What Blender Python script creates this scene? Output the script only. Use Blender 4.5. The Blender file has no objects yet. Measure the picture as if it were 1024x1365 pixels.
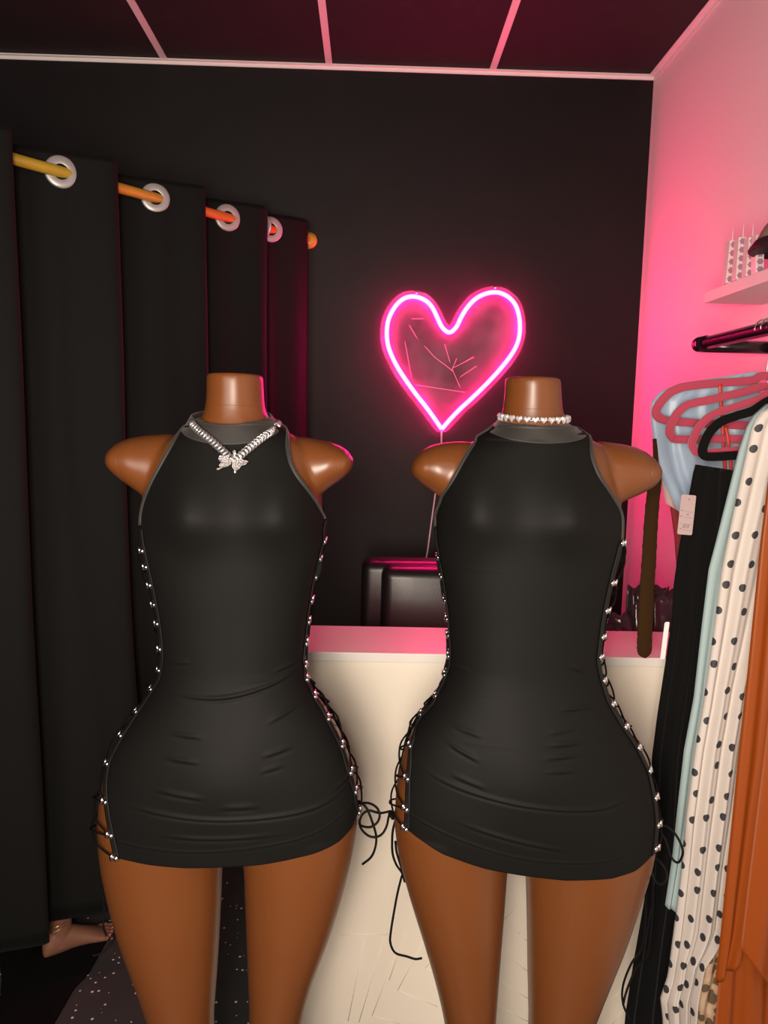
import bpy, bmesh, math, random
import numpy as np
from mathutils import Vector
from mathutils.bvhtree import BVHTree
random.seed(4)
rng = np.random.default_rng(4)
sc = bpy.context.scene
COL = sc.collection

# ------------------------------------------------------------------ camera
HCAM = 1.65
YAW, PIT, ROL, FPX = math.radians(1.14), math.radians(6.69), math.radians(1.36), 1025.0
FW = np.array([math.sin(YAW)*math.cos(PIT), math.cos(YAW)*math.cos(PIT), -math.sin(PIT)])
_r0 = np.array([math.cos(YAW), -math.sin(YAW), 0.0]); _u0 = np.cross(_r0, FW)
RI = _r0*math.cos(ROL) + _u0*math.sin(ROL)
UP = -_r0*math.sin(ROL) + _u0*math.cos(ROL)
CAM = np.array([0.0, 0.0, HCAM])
cd = bpy.data.cameras.new('camera'); cam = bpy.data.objects.new('camera', cd); COL.objects.link(cam)
cd.sensor_fit = 'HORIZONTAL'; cd.sensor_width = 36.0; cd.lens = FPX/1024*36.0
cd.clip_start = 0.02; cd.clip_end = 50
from mathutils import Matrix
_m = Matrix(((RI[0], UP[0], -FW[0]), (RI[1], UP[1], -FW[1]), (RI[2], UP[2], -FW[2])))
cam.matrix_world = Matrix.Translation((0, 0, HCAM)) @ _m.to_4x4()
sc.camera = cam

# ------------------------------------------------------------------ world, lights, exposure
sc.view_settings.view_transform = 'Standard'; sc.view_settings.look = 'None'
sc.view_settings.gamma = 1.0; sc.view_settings.use_curve_mapping = False
sc.view_settings.exposure = 0.0
sc.cycles.use_denoising = True
sc.cycles.max_bounces = 8
W = bpy.data.worlds.new('world'); sc.world = W; W.use_nodes = True
W.node_tree.nodes['Background'].inputs[0].default_value = (1.0, 0.8, 0.65, 1)
W.node_tree.nodes['Background'].inputs[1].default_value = 0.02

def area(name, loc, target, size, power, color, size_y=None):
    l = bpy.data.lights.new(name, 'AREA'); l.energy = power; l.color = color
    l.shape = 'RECTANGLE' if size_y else 'DISK'; l.size = size
    if size_y: l.size_y = size_y
    o = bpy.data.objects.new(name, l); COL.objects.link(o)
    o.location = loc
    d = Vector(target) - Vector(loc)
    o.rotation_euler = d.to_track_quat('-Z', 'Y').to_euler()
    return o
WARM = (1.0, 0.86, 0.72)
area('unseen_key_light', (-0.14, -0.22, 1.50), (0.02, 1.6, 1.38), 0.30, 34, WARM, 0.62)  # unseen key beside the camera, sized to stretch highlights on necks and dresses
area('phone_lamp', (-0.06, -0.05, 1.73), (0.02, 1.3, 1.35), 0.09, 4.6, WARM)
area('front_fill_light', (-1.1, -1.6, 1.8), (0.6, 2.2, 1.7), 1.6, 48, (1.0, 0.88, 0.77), 1.4)  # added fill from behind left, no real window; lifts right wall and garments
area('overhead_fill_light', (0.5, -0.9, 2.9), (0.5, -0.89, 0), 0.6, 6, (1.0, 0.86, 0.72), 0.6)  # added fill from above, no real fixture; lifts the upper right wall
NEON_STRENGTH = 155.0
NEON_COL = (1.0, 0.005, 0.16)

# ------------------------------------------------------------------ helpers
def ray(px, py): return FW + RI*(px-512)/FPX - UP*(py-682.5)/FPX
def atY(px, py, Y): d = ray(px, py); return CAM + d*(Y/d[1])
def atX(px, py, X): d = ray(px, py); return CAM + d*(X/d[0])
def atZ(px, py, Z): d = ray(px, py); return CAM + d*((Z-HCAM)/d[2])

LOC = {}
def wloc(o): return LOC.get(o.name, np.zeros(3))
def tag(o, label=None, cat=None, group=None, kind=None):
    if label: o['label'] = label
    if cat: o['category'] = cat
    if group: o['group'] = group
    if kind: o['kind'] = kind
    return o
def thing(name, loc, label, cat, group=None):
    o = bpy.data.objects.new(name, None); COL.objects.link(o); o.location = loc
    o.empty_display_size = 0.05
    LOC[o.name] = np.array(loc, float)
    return tag(o, label, cat, group)

def M(parts):
    """merge a list of (verts, faces)"""
    V, F, n = [], [], 0
    for v, f in parts:
        v = np.asarray(v, float)
        V.append(v); F += [tuple(i+n for i in q) for q in f]; n += len(v)
    return np.vstack(V), F
def obj(name, vf, mat, parent=None, smooth=True, origin=None):
    v, f = vf
    v = np.asarray(v, float)
    base = wloc(parent) if parent is not None else np.zeros(3)
    if origin is None:
        origin = base if parent is not None else np.array([(v[:, 0].min()+v[:, 0].max())/2, (v[:, 1].min()+v[:, 1].max())/2, v[:, 2].min()])
    origin = np.asarray(origin, float)
    me = bpy.data.meshes.new(name)
    me.from_pydata([tuple(p) for p in (v-origin)], [], [tuple(q) for q in f])
    me.validate(); me.update()
    bm = bmesh.new(); bm.from_mesh(me); bmesh.ops.recalc_face_normals(bm, faces=bm.faces); bm.to_mesh(me); bm.free()
    if smooth:
        me.polygons.foreach_set('use_smooth', [True]*len(me.polygons))
    if mat is not None:
        for m in (mat if isinstance(mat, (list, tuple)) else [mat]): me.materials.append(m)
    o = bpy.data.objects.new(name, me); COL.objects.link(o)
    if parent is not None: o.parent = parent
    o.location = tuple(origin-base)
    LOC[o.name] = origin
    return o
def mod_solid(o, t, off=-1):
    m = o.modifiers.new('thickness', 'SOLIDIFY'); m.thickness = t; m.offset = off; return o
def mod_bevel(o, w, seg=2, ang=40):
    m = o.modifiers.new('bevel', 'BEVEL'); m.width = w; m.segments = seg; m.limit_method = 'ANGLE'; m.angle_limit = math.radians(ang)
    return o
def box(x0, x1, y0, y1, z0, z1):
    v = [(x, y, z) for x in (x0, x1) for y in (y0, y1) for z in (z0, z1)]
    f = [(0, 1, 3, 2), (4, 6, 7, 5), (0, 4, 5, 1), (2, 3, 7, 6), (0, 2, 6, 4), (1, 5, 7, 3)]
    return v, f
def obox(c, ax, ay, az):
    c, ax, ay, az = map(lambda q: np.asarray(q, float), (c, ax, ay, az))
    v = [c+ax*i+ay*j+az*k for i in (-1, 1) for j in (-1, 1) for k in (-1, 1)]
    f = [(0, 1, 3, 2), (4, 6, 7, 5), (0, 4, 5, 1), (2, 3, 7, 6), (0, 2, 6, 4), (1, 5, 7, 3)]
    return v, f
def loft(rings, cap0=True, cap1=True, closed=True):
    n = len(rings[0]); V = np.vstack(rings); F = []
    m = n if closed else n-1
    for i in range(len(rings)-1):
        for j in range(m):
            k = (j+1) % n
            F.append((i*n+j, i*n+k, (i+1)*n+k, (i+1)*n+j))
    if cap0: F.append(tuple(range(n))[::-1])
    if cap1: F.append(tuple((len(rings)-1)*n+j for j in range(n)))
    return V, F
def grid(P):
    """P[r][c] points"""
    P = np.asarray(P); r, c = P.shape[:2]
    F = [(i*c+j, i*c+j+1, (i+1)*c+j+1, (i+1)*c+j) for i in range(r-1) for j in range(c-1)]
    return P.reshape(-1, 3), F
def smooth_path(pts, n, closed=False):
    P = np.asarray(pts, float)
    if closed: Q = np.vstack([P[-1], P, P[0], P[1]])
    else: Q = np.vstack([2*P[0]-P[1], P, 2*P[-1]-P[-2]])
    out = []
    segs = len(Q)-3
    for i in range(segs):
        p0, p1, p2, p3 = Q[i:i+4]
        for t in np.linspace(0, 1, n, endpoint=False):
            out.append(0.5*((2*p1)+(-p0+p2)*t+(2*p0-5*p1+4*p2-p3)*t*t+(-p0+3*p1-3*p2+p3)*t**3))
    if not closed: out.append(P[-1])
    return np.array(out)
def tube(path, r, seg=8, closed=False, prof=None, up=None):
    """sweep; prof = list of (a,b) profile offsets replaces circle"""
    P = np.asarray(path, float); n = len(P)
    if closed: T = np.roll(P, -1, 0)-np.roll(P, 1, 0)
    else: T = np.gradient(P, axis=0)
    T /= np.maximum(np.linalg.norm(T, axis=1, keepdims=True), 1e-9)
    rr = np.full(n, r) if np.isscalar(r) else np.asarray(r)
    if up is None:
        a = np.array([0, 0, 1.0]) if abs(T[0][2]) < .9 else np.array([1.0, 0, 0])
        N = a-T[0]*(a@T[0]); N /= np.linalg.norm(N)
    rings = []
    for i in range(n):
        if up is not None:
            N = np.asarray(up, float)-T[i]*(np.asarray(up)@T[i]); N /= np.linalg.norm(N)
        elif i:
            N = N-T[i]*(N@T[i]); N /= np.linalg.norm(N)
        B = np.cross(T[i], N)
        if prof is None:
            ring = [P[i]+rr[i]*(math.cos(t)*N+math.sin(t)*B) for t in np.linspace(0, 2*math.pi, seg, endpoint=False)]
        else:
            ring = [P[i]+a_*N+b_*B for a_, b_ in prof]
        rings.append(np.array(ring))
    if closed:
        V, F = loft(rings, False, False)
        k = len(rings[0]); o = (n-1)*k
        F += [(o+j, o+(j+1) % k, (j+1) % k, j) for j in range(k)]
        return V, F
    return loft(rings)
def lathe(prof, c, axis=(0, 0, 1), seg=24):
    """prof: (radius, height) list"""
    ax = np.asarray(axis, float); ax /= np.linalg.norm(ax)
    a = np.array([1.0, 0, 0]) if abs(ax[0]) < .9 else np.array([0, 1.0, 0])
    N = a-ax*(a@ax); N /= np.linalg.norm(N); B = np.cross(ax, N)
    rings = [np.array([np.asarray(c)+ax*h+max(r, 1e-4)*(math.cos(t)*N+math.sin(t)*B) for t in np.linspace(0, 2*math.pi, seg, endpoint=False)]) for r, h in prof]
    return loft(rings)
def torus(c, axis, R, r, seg=24, s2=8, flat=1.0):
    ax = np.asarray(axis, float); ax /= np.linalg.norm(ax)
    a = np.array([1.0, 0, 0]) if abs(ax[0]) < .9 else np.array([0, 1.0, 0])
    N = a-ax*(a@ax); N /= np.linalg.norm(N); B = np.cross(ax, N)
    V = []
    for t in np.linspace(0, 2*math.pi, seg, endpoint=False):
        d = math.cos(t)*N+math.sin(t)*B
        for u in np.linspace(0, 2*math.pi, s2, endpoint=False):
            V.append(np.asarray(c)+d*(R+r*math.cos(u))+ax*r*flat*math.sin(u))
    F = [(i*s2+j, ((i+1) % seg)*s2+j, ((i+1) % seg)*s2+(j+1) % s2, i*s2+(j+1) % s2) for i in range(seg) for j in range(s2)]
    return np.array(V), F
def ball(c, rx, ry=None, rz=None, seg=12, rings=8):
    ry = rx if ry is None else ry; rz = rx if rz is None else rz
    c = np.asarray(c, float); R = []
    for p in np.linspace(-math.pi/2+.05, math.pi/2-.05, rings):
        R.append(np.array([c+np.array([rx*math.cos(p)*math.cos(t), ry*math.cos(p)*math.sin(t), rz*math.sin(p)]) for t in np.linspace(0, 2*math.pi, seg, endpoint=False)]))
    return loft(R)
def prism(poly, y0, y1):
    """poly in (x,z), extruded in y"""
    n = len(poly)
    V = [(x, y0, z) for x, z in poly]+[(x, y1, z) for x, z in poly]
    F = [tuple(range(n)), tuple(range(2*n-1, n-1, -1))]+[(i, n+i, n+(i+1) % n, (i+1) % n) for i in range(n)]
    return np.array(V), F
def gsm(a, s):
    if s <= 0: return a
    k = int(3*s)+1; w = np.exp(-np.arange(-k, k+1)**2/(2*s*s)); w /= w.sum()
    p = np.concatenate([2*a[0]-a[1:k+1][::-1], a, 2*a[-1]-a[-k-1:-1][::-1]])
    return np.convolve(p, w, 'valid')

# ------------------------------------------------------------------ materials
def pmat(name, col, rough=.5, metal=0.0, spec=.5, sheen=0.0, coat=0.0, emis=None, estr=0, bump=None, var=None):
    m = bpy.data.materials.new(name); m.use_nodes = True; nt = m.node_tree
    b = nt.nodes['Principled BSDF']
    b.inputs['Base Color'].default_value = (*col, 1); b.inputs['Roughness'].default_value = rough
    b.inputs['Metallic'].default_value = metal; b.inputs['Specular IOR Level'].default_value = spec
    b.inputs['Sheen Weight'].default_value = sheen; b.inputs['Coat Weight'].default_value = coat
    if emis: b.inputs['Emission Color'].default_value = (*emis, 1); b.inputs['Emission Strength'].default_value = estr
    tc = nt.nodes.new('ShaderNodeTexCoord')
    if bump:
        n = nt.nodes.new('ShaderNodeTexNoise'); n.inputs['Scale'].default_value = bump[0]; n.inputs['Detail'].default_value = 4
        bp = nt.nodes.new('ShaderNodeBump'); bp.inputs['Strength'].default_value = bump[1]; bp.inputs['Distance'].default_value = bump[2] if len(bump) > 2 else .002
        nt.links.new(tc.outputs['Object'], n.inputs['Vector']); nt.links.new(n.outputs['Fac'], bp.inputs['Height']); nt.links.new(bp.outputs['Normal'], b.inputs['Normal'])
    if var:
        n = nt.nodes.new('ShaderNodeTexNoise'); n.inputs['Scale'].default_value = var[0]; n.inputs['Detail'].default_value = 5
        mx = nt.nodes.new('ShaderNodeMix'); mx.data_type = 'RGBA'
        mx.inputs[6].default_value = (*col, 1); mx.inputs[7].default_value = (*var[1], 1)
        rp = nt.nodes.new('ShaderNodeValToRGB'); rp.color_ramp.elements[0].position = var[2] if len(var) > 2 else .4; rp.color_ramp.elements[1].position = var[3] if len(var) > 3 else .65
        nt.links.new(tc.outputs['Object'], n.inputs['Vector']); nt.links.new(n.outputs['Fac'], rp.inputs[0]); nt.links.new(rp.outputs[0], mx.inputs[0]); nt.links.new(mx.outputs[2], b.inputs['Base Color'])
    return m
m_wallblack = pmat('black_wall_paint', (.0050, .0030, .0036), .6, spec=.3, bump=(60, .12), var=(9, (.0066, .0041, .0048), .45, .7))
m_wallwhite = pmat('white_wall_paint', (.84, .80, .78), .55, bump=(80, .06))
m_tile = pmat('black_ceiling_tile', (.030, .021, .023), .65, spec=.2, bump=(120, .15), var=(14, (.04, .028, .031), .55, .8))
m_tbar = pmat('white_ceiling_bar', (.82, .78, .76), .45)
m_desk = pmat('cream_laminate', (.85, .775, .66), .42, bump=(30, .02))
m_desktop = pmat('white_ledge_laminate', (.80, .76, .72), .35)
m_skin = pmat('brown_mannequin_plastic', (.132, .041, .0105), .34, spec=.46, bump=(6, .03))
m_seam = pmat('brown_seam', (0.1254, 0.04356, 0.01188), .38)
m_dress = pmat('black_jersey', (0.004988, 0.00493, 0.00464), .62, spec=.12, sheen=.0, bump=(700, .12, .0005))
m_dressband = pmat('black_binding', (0.0198, 0.01782, 0.01584), .6, spec=.4, sheen=.1)
m_placket = pmat('black_placket', (0.00594, 0.00561, 0.00528), .6, spec=.25)
m_cord = pmat('black_cord', (.003, .003, .003), .7, spec=.15)
m_chrome = pmat('chrome', (.86, .83, .82), .16, 1.0)
m_curtain = pmat('black_curtain_cloth', (0.004464, 0.004464, 0.004092), .72, spec=.16, sheen=.02, bump=(500, .1, .0005))
m_rod = pmat('golden_wood_rod', (0.476, 0.3145, 0.02975), .38)
m_grom = pmat('silver_grommet', (0.435, 0.42, 0.42), .35, .35)
m_acryl = None
m_leather = pmat('black_leather', (0.0105, 0.00825, 0.009), .34, bump=(260, .25, .001))
m_rail = pmat('black_gloss_metal', (.012, .008, .010), .22)
m_redvel = pmat('raspberry_velvet', (0.37, 0.03108, 0.0703), .8, sheen=.5, bump=(500, .2, .0006))
m_blackvel = pmat('black_velvet', (.004, .004, .0042), .9, spec=.1, sheen=.04, bump=(300, .3, .001))
m_red = pmat('red_strap', (.55, .03, .02), .5)
m_blue = pmat('pale_blue_satin', (0.304, 0.4, 0.528), .42, bump=(20, .1))
m_pinkc = pmat('blush_cloth', (0.5148, 0.3276, 0.312), .6)
m_dkred = pmat('dark_red_cloth', (.20, .004, .008), .7)
m_whitec = pmat('white_cloth', (0.54, 0.5025, 0.4725), .7)
m_teal = pmat('pale_teal_cloth', (0.34, 0.4505, 0.459), .7, bump=(60, .1))
m_rust = pmat('rust_orange_satin', (.235, .046, .004), .45, spec=.3, bump=(40, .05))
m_belt = pmat('dark_brown_knit', (0.04125, 0.0195, 0.006), .9, spec=.1, bump=(250, .5, .002))
m_tag = pmat('pinkish_card', (0.465, 0.345, 0.345), .6)
m_tagw = pmat('white_card', (.80, .74, .74), .5)
m_ink = pmat('grey_ink', (.16, .12, .13), .6)
m_stone = pmat('clear_crystal', (0.527, 0.5015, 0.5185), .12, .85, spec=.9, bump=(420, 1.0, .003))
m_silver = pmat('polished_silver', (0.561, 0.544, 0.561), .2, .85, bump=(900, .6, .001))
m_heart = pmat('heart_crystal', (0.624, 0.6, 0.608), .14, .45, spec=.9)
m_foil = pmat('black_glossy_plastic', (.045, .028, .034), .16, bump=(90, .35, .002))
m_person = pmat('skin', (0.255, 0.1125, 0.07125), .5, bump=(90, .08))
m_nail = pmat('toenail', (.50, .26, .22), .3)
m_gold = pmat('gold_chain', (.75, .5, .2), .25, 1.0)
m_mat = pmat('black_cloth', (0.0042, 0.0042, 0.0042), .9, spec=.1, bump=(200, .4, .002))
m_shelf = pmat('white_shelf_laminate', (.78, .74, .72), .5)
m_cap = pmat('taupe_cap_cloth', (0.24, 0.176, 0.128), .8, bump=(200, .2, .001))
m_capin = pmat('dark_maroon_lining', (.03, .006, .012), .6)
m_glassbase = pmat('brushed_steel', (.5, .5, .5), .3, 1.0)
m_cable = pmat('clear_white_cable', (.60, .52, .54), .35)

def floor_mat():
    m = bpy.data.materials.new('speckled_vinyl'); m.use_nodes = True; nt = m.node_tree; b = nt.nodes['Principled BSDF']
    tc = nt.nodes.new('ShaderNodeTexCoord')
    v = nt.nodes.new('ShaderNodeTexVoronoi'); v.inputs['Scale'].default_value = 55; v.inputs['Randomness'].default_value = 1
    nt.links.new(tc.outputs['Object'], v.inputs['Vector'])
    # size of each fleck varies with its cell colour
    sep = nt.nodes.new('ShaderNodeSeparateColor'); nt.links.new(v.outputs['Color'], sep.inputs[0])
    mu = nt.nodes.new('ShaderNodeMath'); mu.operation = 'MULTIPLY_ADD'; mu.inputs[1].default_value = .34; mu.inputs[2].default_value = -.09
    nt.links.new(sep.outputs[0], mu.inputs[0])
    lt = nt.nodes.new('ShaderNodeMath'); lt.operation = 'LESS_THAN'; nt.links.new(v.outputs['Distance'], lt.inputs[0]); nt.links.new(mu.outputs[0], lt.inputs[1])
    n = nt.nodes.new('ShaderNodeTexNoise'); n.inputs['Scale'].default_value = 7; n.inputs['Detail'].default_value = 6
    nt.links.new(tc.outputs['Object'], n.inputs['Vector'])
    mx0 = nt.nodes.new('ShaderNodeMix'); mx0.data_type = 'RGBA'; mx0.inputs[6].default_value = (.038, .036, .036, 1); mx0.inputs[7].default_value = (.062, .058, .058, 1)
    nt.links.new(n.outputs['Fac'], mx0.inputs[0])
    mx = nt.nodes.new('ShaderNodeMix'); mx.data_type = 'RGBA'; mx.inputs[7].default_value = (.75, .68, .66, 1)
    nt.links.new(mx0.outputs[2], mx.inputs[6]); nt.links.new(lt.outputs[0], mx.inputs[0]); nt.links.new(mx.outputs[2], b.inputs['Base Color'])
    b.inputs['Roughness'].default_value = .42
    return m
m_floor = floor_mat()

def dot_mat(name, base, dot, scale, rmax, soft=False):
    """polka dots on a staggered lattice, in the cloth's own UV (metres)"""
    m = bpy.data.materials.new(name); m.use_nodes = True; nt = m.node_tree; b = nt.nodes['Principled BSDF']
    uv = nt.nodes.new('ShaderNodeUVMap')
    mp = nt.nodes.new('ShaderNodeMapping'); mp.inputs['Scale'].default_value = (1/scale, 1/scale, 1)
    nt.links.new(uv.outputs[0], mp.inputs[0])
    v = nt.nodes.new('ShaderNodeTexVoronoi'); v.voronoi_dimensions = '2D'; v.inputs['Scale'].default_value = 1; v.inputs['Randomness'].default_value = .38
    nt.links.new(mp.outputs[0], v.inputs['Vector'])
    lt = nt.nodes.new('ShaderNodeMath'); lt.operation = 'LESS_THAN'; lt.inputs[1].default_value = rmax; nt.links.new(v.outputs['Distance'], lt.inputs[0])
    mx = nt.nodes.new('ShaderNodeMix'); mx.data_type = 'RGBA'; mx.inputs[6].default_value = (*base, 1); mx.inputs[7].default_value = (*dot, 1)
    nt.links.new(lt.outputs[0], mx.inputs[0]); nt.links.new(mx.outputs[2], b.inputs['Base Color'])
    b.inputs['Roughness'].default_value = .65
    return m
m_polka = dot_mat('polka_dot_cloth', (0.5624, 0.5106, 0.4736), (.028, .028, .034), .050, .15)
def leopard_mat():
    m = bpy.data.materials.new('leopard_print_cloth'); m.use_nodes = True; nt = m.node_tree; b = nt.nodes['Principled BSDF']
    uv = nt.nodes.new('ShaderNodeUVMap')
    n = nt.nodes.new('ShaderNodeTexNoise'); n.inputs['Scale'].default_value = 60
    nt.links.new(uv.outputs[0], n.inputs['Vector'])
    mxv = nt.nodes.new('ShaderNodeMix'); mxv.data_type = 'RGBA'; mxv.inputs[0].default_value = .012
    nt.links.new(uv.outputs[0], mxv.inputs[6]); nt.links.new(n.outputs['Color'], mxv.inputs[7])
    v = nt.nodes.new('ShaderNodeTexVoronoi'); v.voronoi_dimensions = '2D'; v.inputs['Scale'].default_value = 42; nt.links.new(mxv.outputs[2], v.inputs['Vector'])
    r = nt.nodes.new('ShaderNodeValToRGB'); e = r.color_ramp.elements
    e[0].position = 0; e[0].color = (.11, .075, .040, 1); e[1].position = .36; e[1].color = (.12, .08, .045, 1)
    a = r.color_ramp.elements.new(.40); a.color = (.46, .30, .19, 1); a2 = r.color_ramp.elements.new(.8); a2.color = (.56, .40, .27, 1)
    nt.links.new(v.outputs['Distance'], r.inputs[0]); nt.links.new(r.outputs[0], b.inputs['Base Color']); b.inputs['Roughness'].default_value = .6
    return m
m_leop = leopard_mat()
def acrylic_mat():
    m = bpy.data.materials.new('clear_acrylic'); m.use_nodes = True; nt = m.node_tree
    for n in list(nt.nodes): nt.nodes.remove(n)
    o = nt.nodes.new('ShaderNodeOutputMaterial'); t = nt.nodes.new('ShaderNodeBsdfTransparent'); g = nt.nodes.new('ShaderNodeBsdfGlossy'); d = nt.nodes.new('ShaderNodeBsdfDiffuse')
    g.inputs['Roughness'].default_value = .12; g.inputs['Color'].default_value = (.9, .9, .9, 1); d.inputs['Color'].default_value = (.75, .7, .75, 1)
    t.inputs['Color'].default_value = (.96, .95, .96, 1)
    lw = nt.nodes.new('ShaderNodeLayerWeight'); lw.inputs['Blend'].default_value = .35
    m1 = nt.nodes.new('ShaderNodeMixShader'); m2 = nt.nodes.new('ShaderNodeMixShader')
    tc = nt.nodes.new('ShaderNodeTexCoord'); ns = nt.nodes.new('ShaderNodeTexNoise'); ns.inputs['Scale'].default_value = 9; ns.inputs['Detail'].default_value = 6
    rp = nt.nodes.new('ShaderNodeValToRGB'); rp.color_ramp.elements[0].position = .35; rp.color_ramp.elements[0].color = (.02, .02, .02, 1); rp.color_ramp.elements[1].position = .8; rp.color_ramp.elements[1].color = (.09, .09, .09, 1)
    nt.links.new(tc.outputs['Object'], ns.inputs['Vector']); nt.links.new(ns.outputs['Fac'], rp.inputs[0])
    nt.links.new(rp.outputs[0], m1.inputs[0]); nt.links.new(t.outputs[0], m1.inputs[1]); nt.links.new(d.outputs[0], m1.inputs[2])
    ml = nt.nodes.new('ShaderNodeMath'); ml.operation = 'MULTIPLY'; ml.inputs[1].default_value = .35; nt.links.new(lw.outputs['Fresnel'], ml.inputs[0])
    nt.links.new(ml.outputs[0], m2.inputs[0]); nt.links.new(m1.outputs[0], m2.inputs[1]); nt.links.new(g.outputs[0], m2.inputs[2]); nt.links.new(m2.outputs[0], o.inputs[0])
    return m
m_acryl = acrylic_mat()
m_neon = pmat('pink_neon_tube', (.9, .4, .55), .4, emis=NEON_COL, estr=NEON_STRENGTH)
def strip_mat():
    m = bpy.data.materials.new('lash_strip_card'); m.use_nodes = True; nt = m.node_tree; b = nt.nodes['Principled BSDF']
    return m

# ------------------------------------------------------------------ room
DB, XR, ZC = 3.0, 1.0215, 2.945
XL, YB = -2.3, -2.1
def struct(name, vf, mat, parent=None, smooth=False):
    o = obj(name, vf, mat, parent, smooth); o['kind'] = 'structure'; return o
struct('floor', box(XL, XR, YB, DB, -.05, 0), m_floor)
struct('ceiling', box(XL, XR, YB, DB, ZC, ZC+.05), m_tile)
struct('wall_back', box(XL-.1, XR+.1, DB, DB+.1, -.05, ZC+.05), m_wallblack)
struct('wall_right', box(XR, XR+.1, YB, DB, -.05, ZC+.05), m_wallwhite)
struct('wall_left', box(XL-.1, XL, YB, DB, -.05, ZC+.05), m_wallblack)
struct('wall_front', box(XL-.1, XR+.1, YB-.1, YB, -.05, ZC+.05), m_wallwhite)
# ceiling grid: edge angles and bars
xg = [atY(px, py, DB)[0] for px, py in ((221, 76.5), (439, 87), (657, 97))]
bars = []
step = (xg[2]-xg[0])/2
n = 0
for k in range(-3, 4):
    x = xg[1]+k*step
    if XL+.05 < x < XR-.05:
        n += 1
        o = struct('trim_%d' % n, box(x-.012, x+.012, YB+.002, DB-.018, ZC-.004, ZC+.002), m_tbar)
for y in (1.8, .6, -.6, -1.8):
    n += 1
    struct('trim_%d' % n, box(XL+.002, XR-.02, y-.012, y+.012, ZC-.0035, ZC+.002), m_tbar)
struct('trim_%d' % (n+1), M([box(XL, XR-.001, DB-.018, DB-.001, ZC-.005, ZC-.001), box(XL, XR-.001, DB-.0045, DB-.001, ZC-.016, ZC-.005)]), m_tbar)
struct('trim_%d' % (n+2), M([box(XR-.022, XR-.001, YB+.01, DB-.019, ZC-.005, ZC-.001), box(XR-.005, XR-.001, YB+.01, DB-.019, ZC-.022, ZC-.005)]), m_tbar)
struct('baseboard_back', box(XL+.001, XR-.001, DB-.012, DB-.001, .001, .08), m_wallblack)

# ------------------------------------------------------------------ reception desk
ZD = 1.117
yf = (ZD-HCAM)/((ray(500, 870.5))[2])*ray(500, 870.5)[1]
yb = (ZD-HCAM)/((ray(500, 835))[2])*ray(500, 835)[1]
YDF, YDB = yf, yb
XDL = atY(352, 1000, YDF)[0]
desk = thing('reception_desk', (.35, (YDF+YDB)/2, 0), 'cream reception desk with white ledge top standing behind both mannequins', 'desk')
front = obj('front_panel', box(XDL+.012, XR-.004, YDF+.012, YDF+.05, .0, ZD-.0235), m_desk, desk, False)
o = obj('ledge', box(XDL, XR-.004, YDF, YDB, ZD-.022, ZD), m_desktop, desk, False); mod_bevel(o, .0015)
obj('side_panel_light_block', box(XDL+.012, XDL+.04, YDF+.051, YDB+.86, 0, .78), m_desk, desk, False)  # desk side, with an unseen rear stretch added to keep neon off the floor
obj('back_panel', box(XDL+.041, XR-.004, YDB-.03, YDB-.005, 0.0, ZD-.0235), m_desk, desk, False)
WT = .985
obj('worktop', box(XDL+.041, XR-.004, YDB-.004, YDB+.36, WT-.025, WT), m_desktop, desk, False)
rel = []
def zr(pts, s, ox, oy): return [(ox+x/s, oy+y/s) for x, y in pts]
for L in ([(200, 452), (400, 452)], [(300, 460), (230, 810)], [(380, 460), (275, 815)], [(430, 520), (330, 788), (450, 822)], [(470, 440), (400, 640)],
          [(560, 450), (435, 683), (600, 750)], [(590, 540), (550, 590), (600, 615)], [(965, 300), (875, 390)], [(965, 410), (935, 450), (970, 478)],
          [(855, 515), (980, 610)], [(850, 640), (980, 720)], [(840, 745), (975, 812)]):
    q = zr(L, 3.103, 390, 1100)
    rr0 = []
    for a, b_ in zip(q[:-1], q[1:]):
        A = atY(*a, YDF+.012); B = atY(*b_, YDF+.012)
        rr0.append(tube([A, B], .0011, 6))
    rel.append(M(rr0))
for L in ([(20, 1215), (175, 1060)], [(30, 1330), (205, 1180)], [(130, 1365), (180, 1300)], [(100, 1130), (190, 1000)]):
    q = zr(L, 3.545, 780, 980)
    A = atY(*q[0], YDF+.012); B = atY(*q[1], YDF+.012); rel.append(tube([A, B], .0011, 6))
for q in rel: obj('relief_line', q, m_desk, desk)

# ------------------------------------------------------------------ neon heart
YN = DB-.035
HP = zr([(372, 792), (335, 738), (300, 690), (258, 637), (215, 578), (178, 522), (150, 470), (129, 415), (122, 360), (127, 305), (145, 258), (175, 217), (212, 193), (255, 190), (300, 208), (330, 240), (352, 285), (375, 330),
         (407, 352), (438, 328), (458, 288), (485, 243), (525, 200), (575, 175), (625, 170), (670, 187), (704, 222), (722, 270), (728, 330), (720, 390), (697, 440), (660, 492), (612, 548), (560, 602), (505, 655), (450, 706), (410, 748)], 3.413, 480, 340)
P3 = np.array([atY(x, y, YN-.012) for x, y in HP])
path = smooth_path(np.vstack([P3, P3[:1]]), 5)
tip = P3[0]
neon = thing('neon_heart_sign', tuple(P3.mean(0)+[0, .02, 0]), 'glowing pink neon heart sign on clear acrylic mounted on the black wall', 'neon sign')
obj('neon_tube', tube(path, .0078, 10), m_neon, neon)
# acrylic backing: outline offset outward
c2 = path[:-1, [0, 2]]
d = np.roll(c2, -3, 0)-np.roll(c2, 3, 0); nn = np.stack([d[:, 1], -d[:, 0]], 1); nn /= np.linalg.norm(nn, axis=1, keepdims=True)
ctr = c2.mean(0)
if ((c2-ctr)*nn).sum() < 0: nn = -nn
off = c2+nn*.025
for _ in range(3): off = (np.roll(off, 1, 0)+off*2+np.roll(off, -1, 0))/4
obj('acrylic_backing', prism([tuple(q) for q in off], YN, YN+.005), m_acryl, neon, False)
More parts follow.
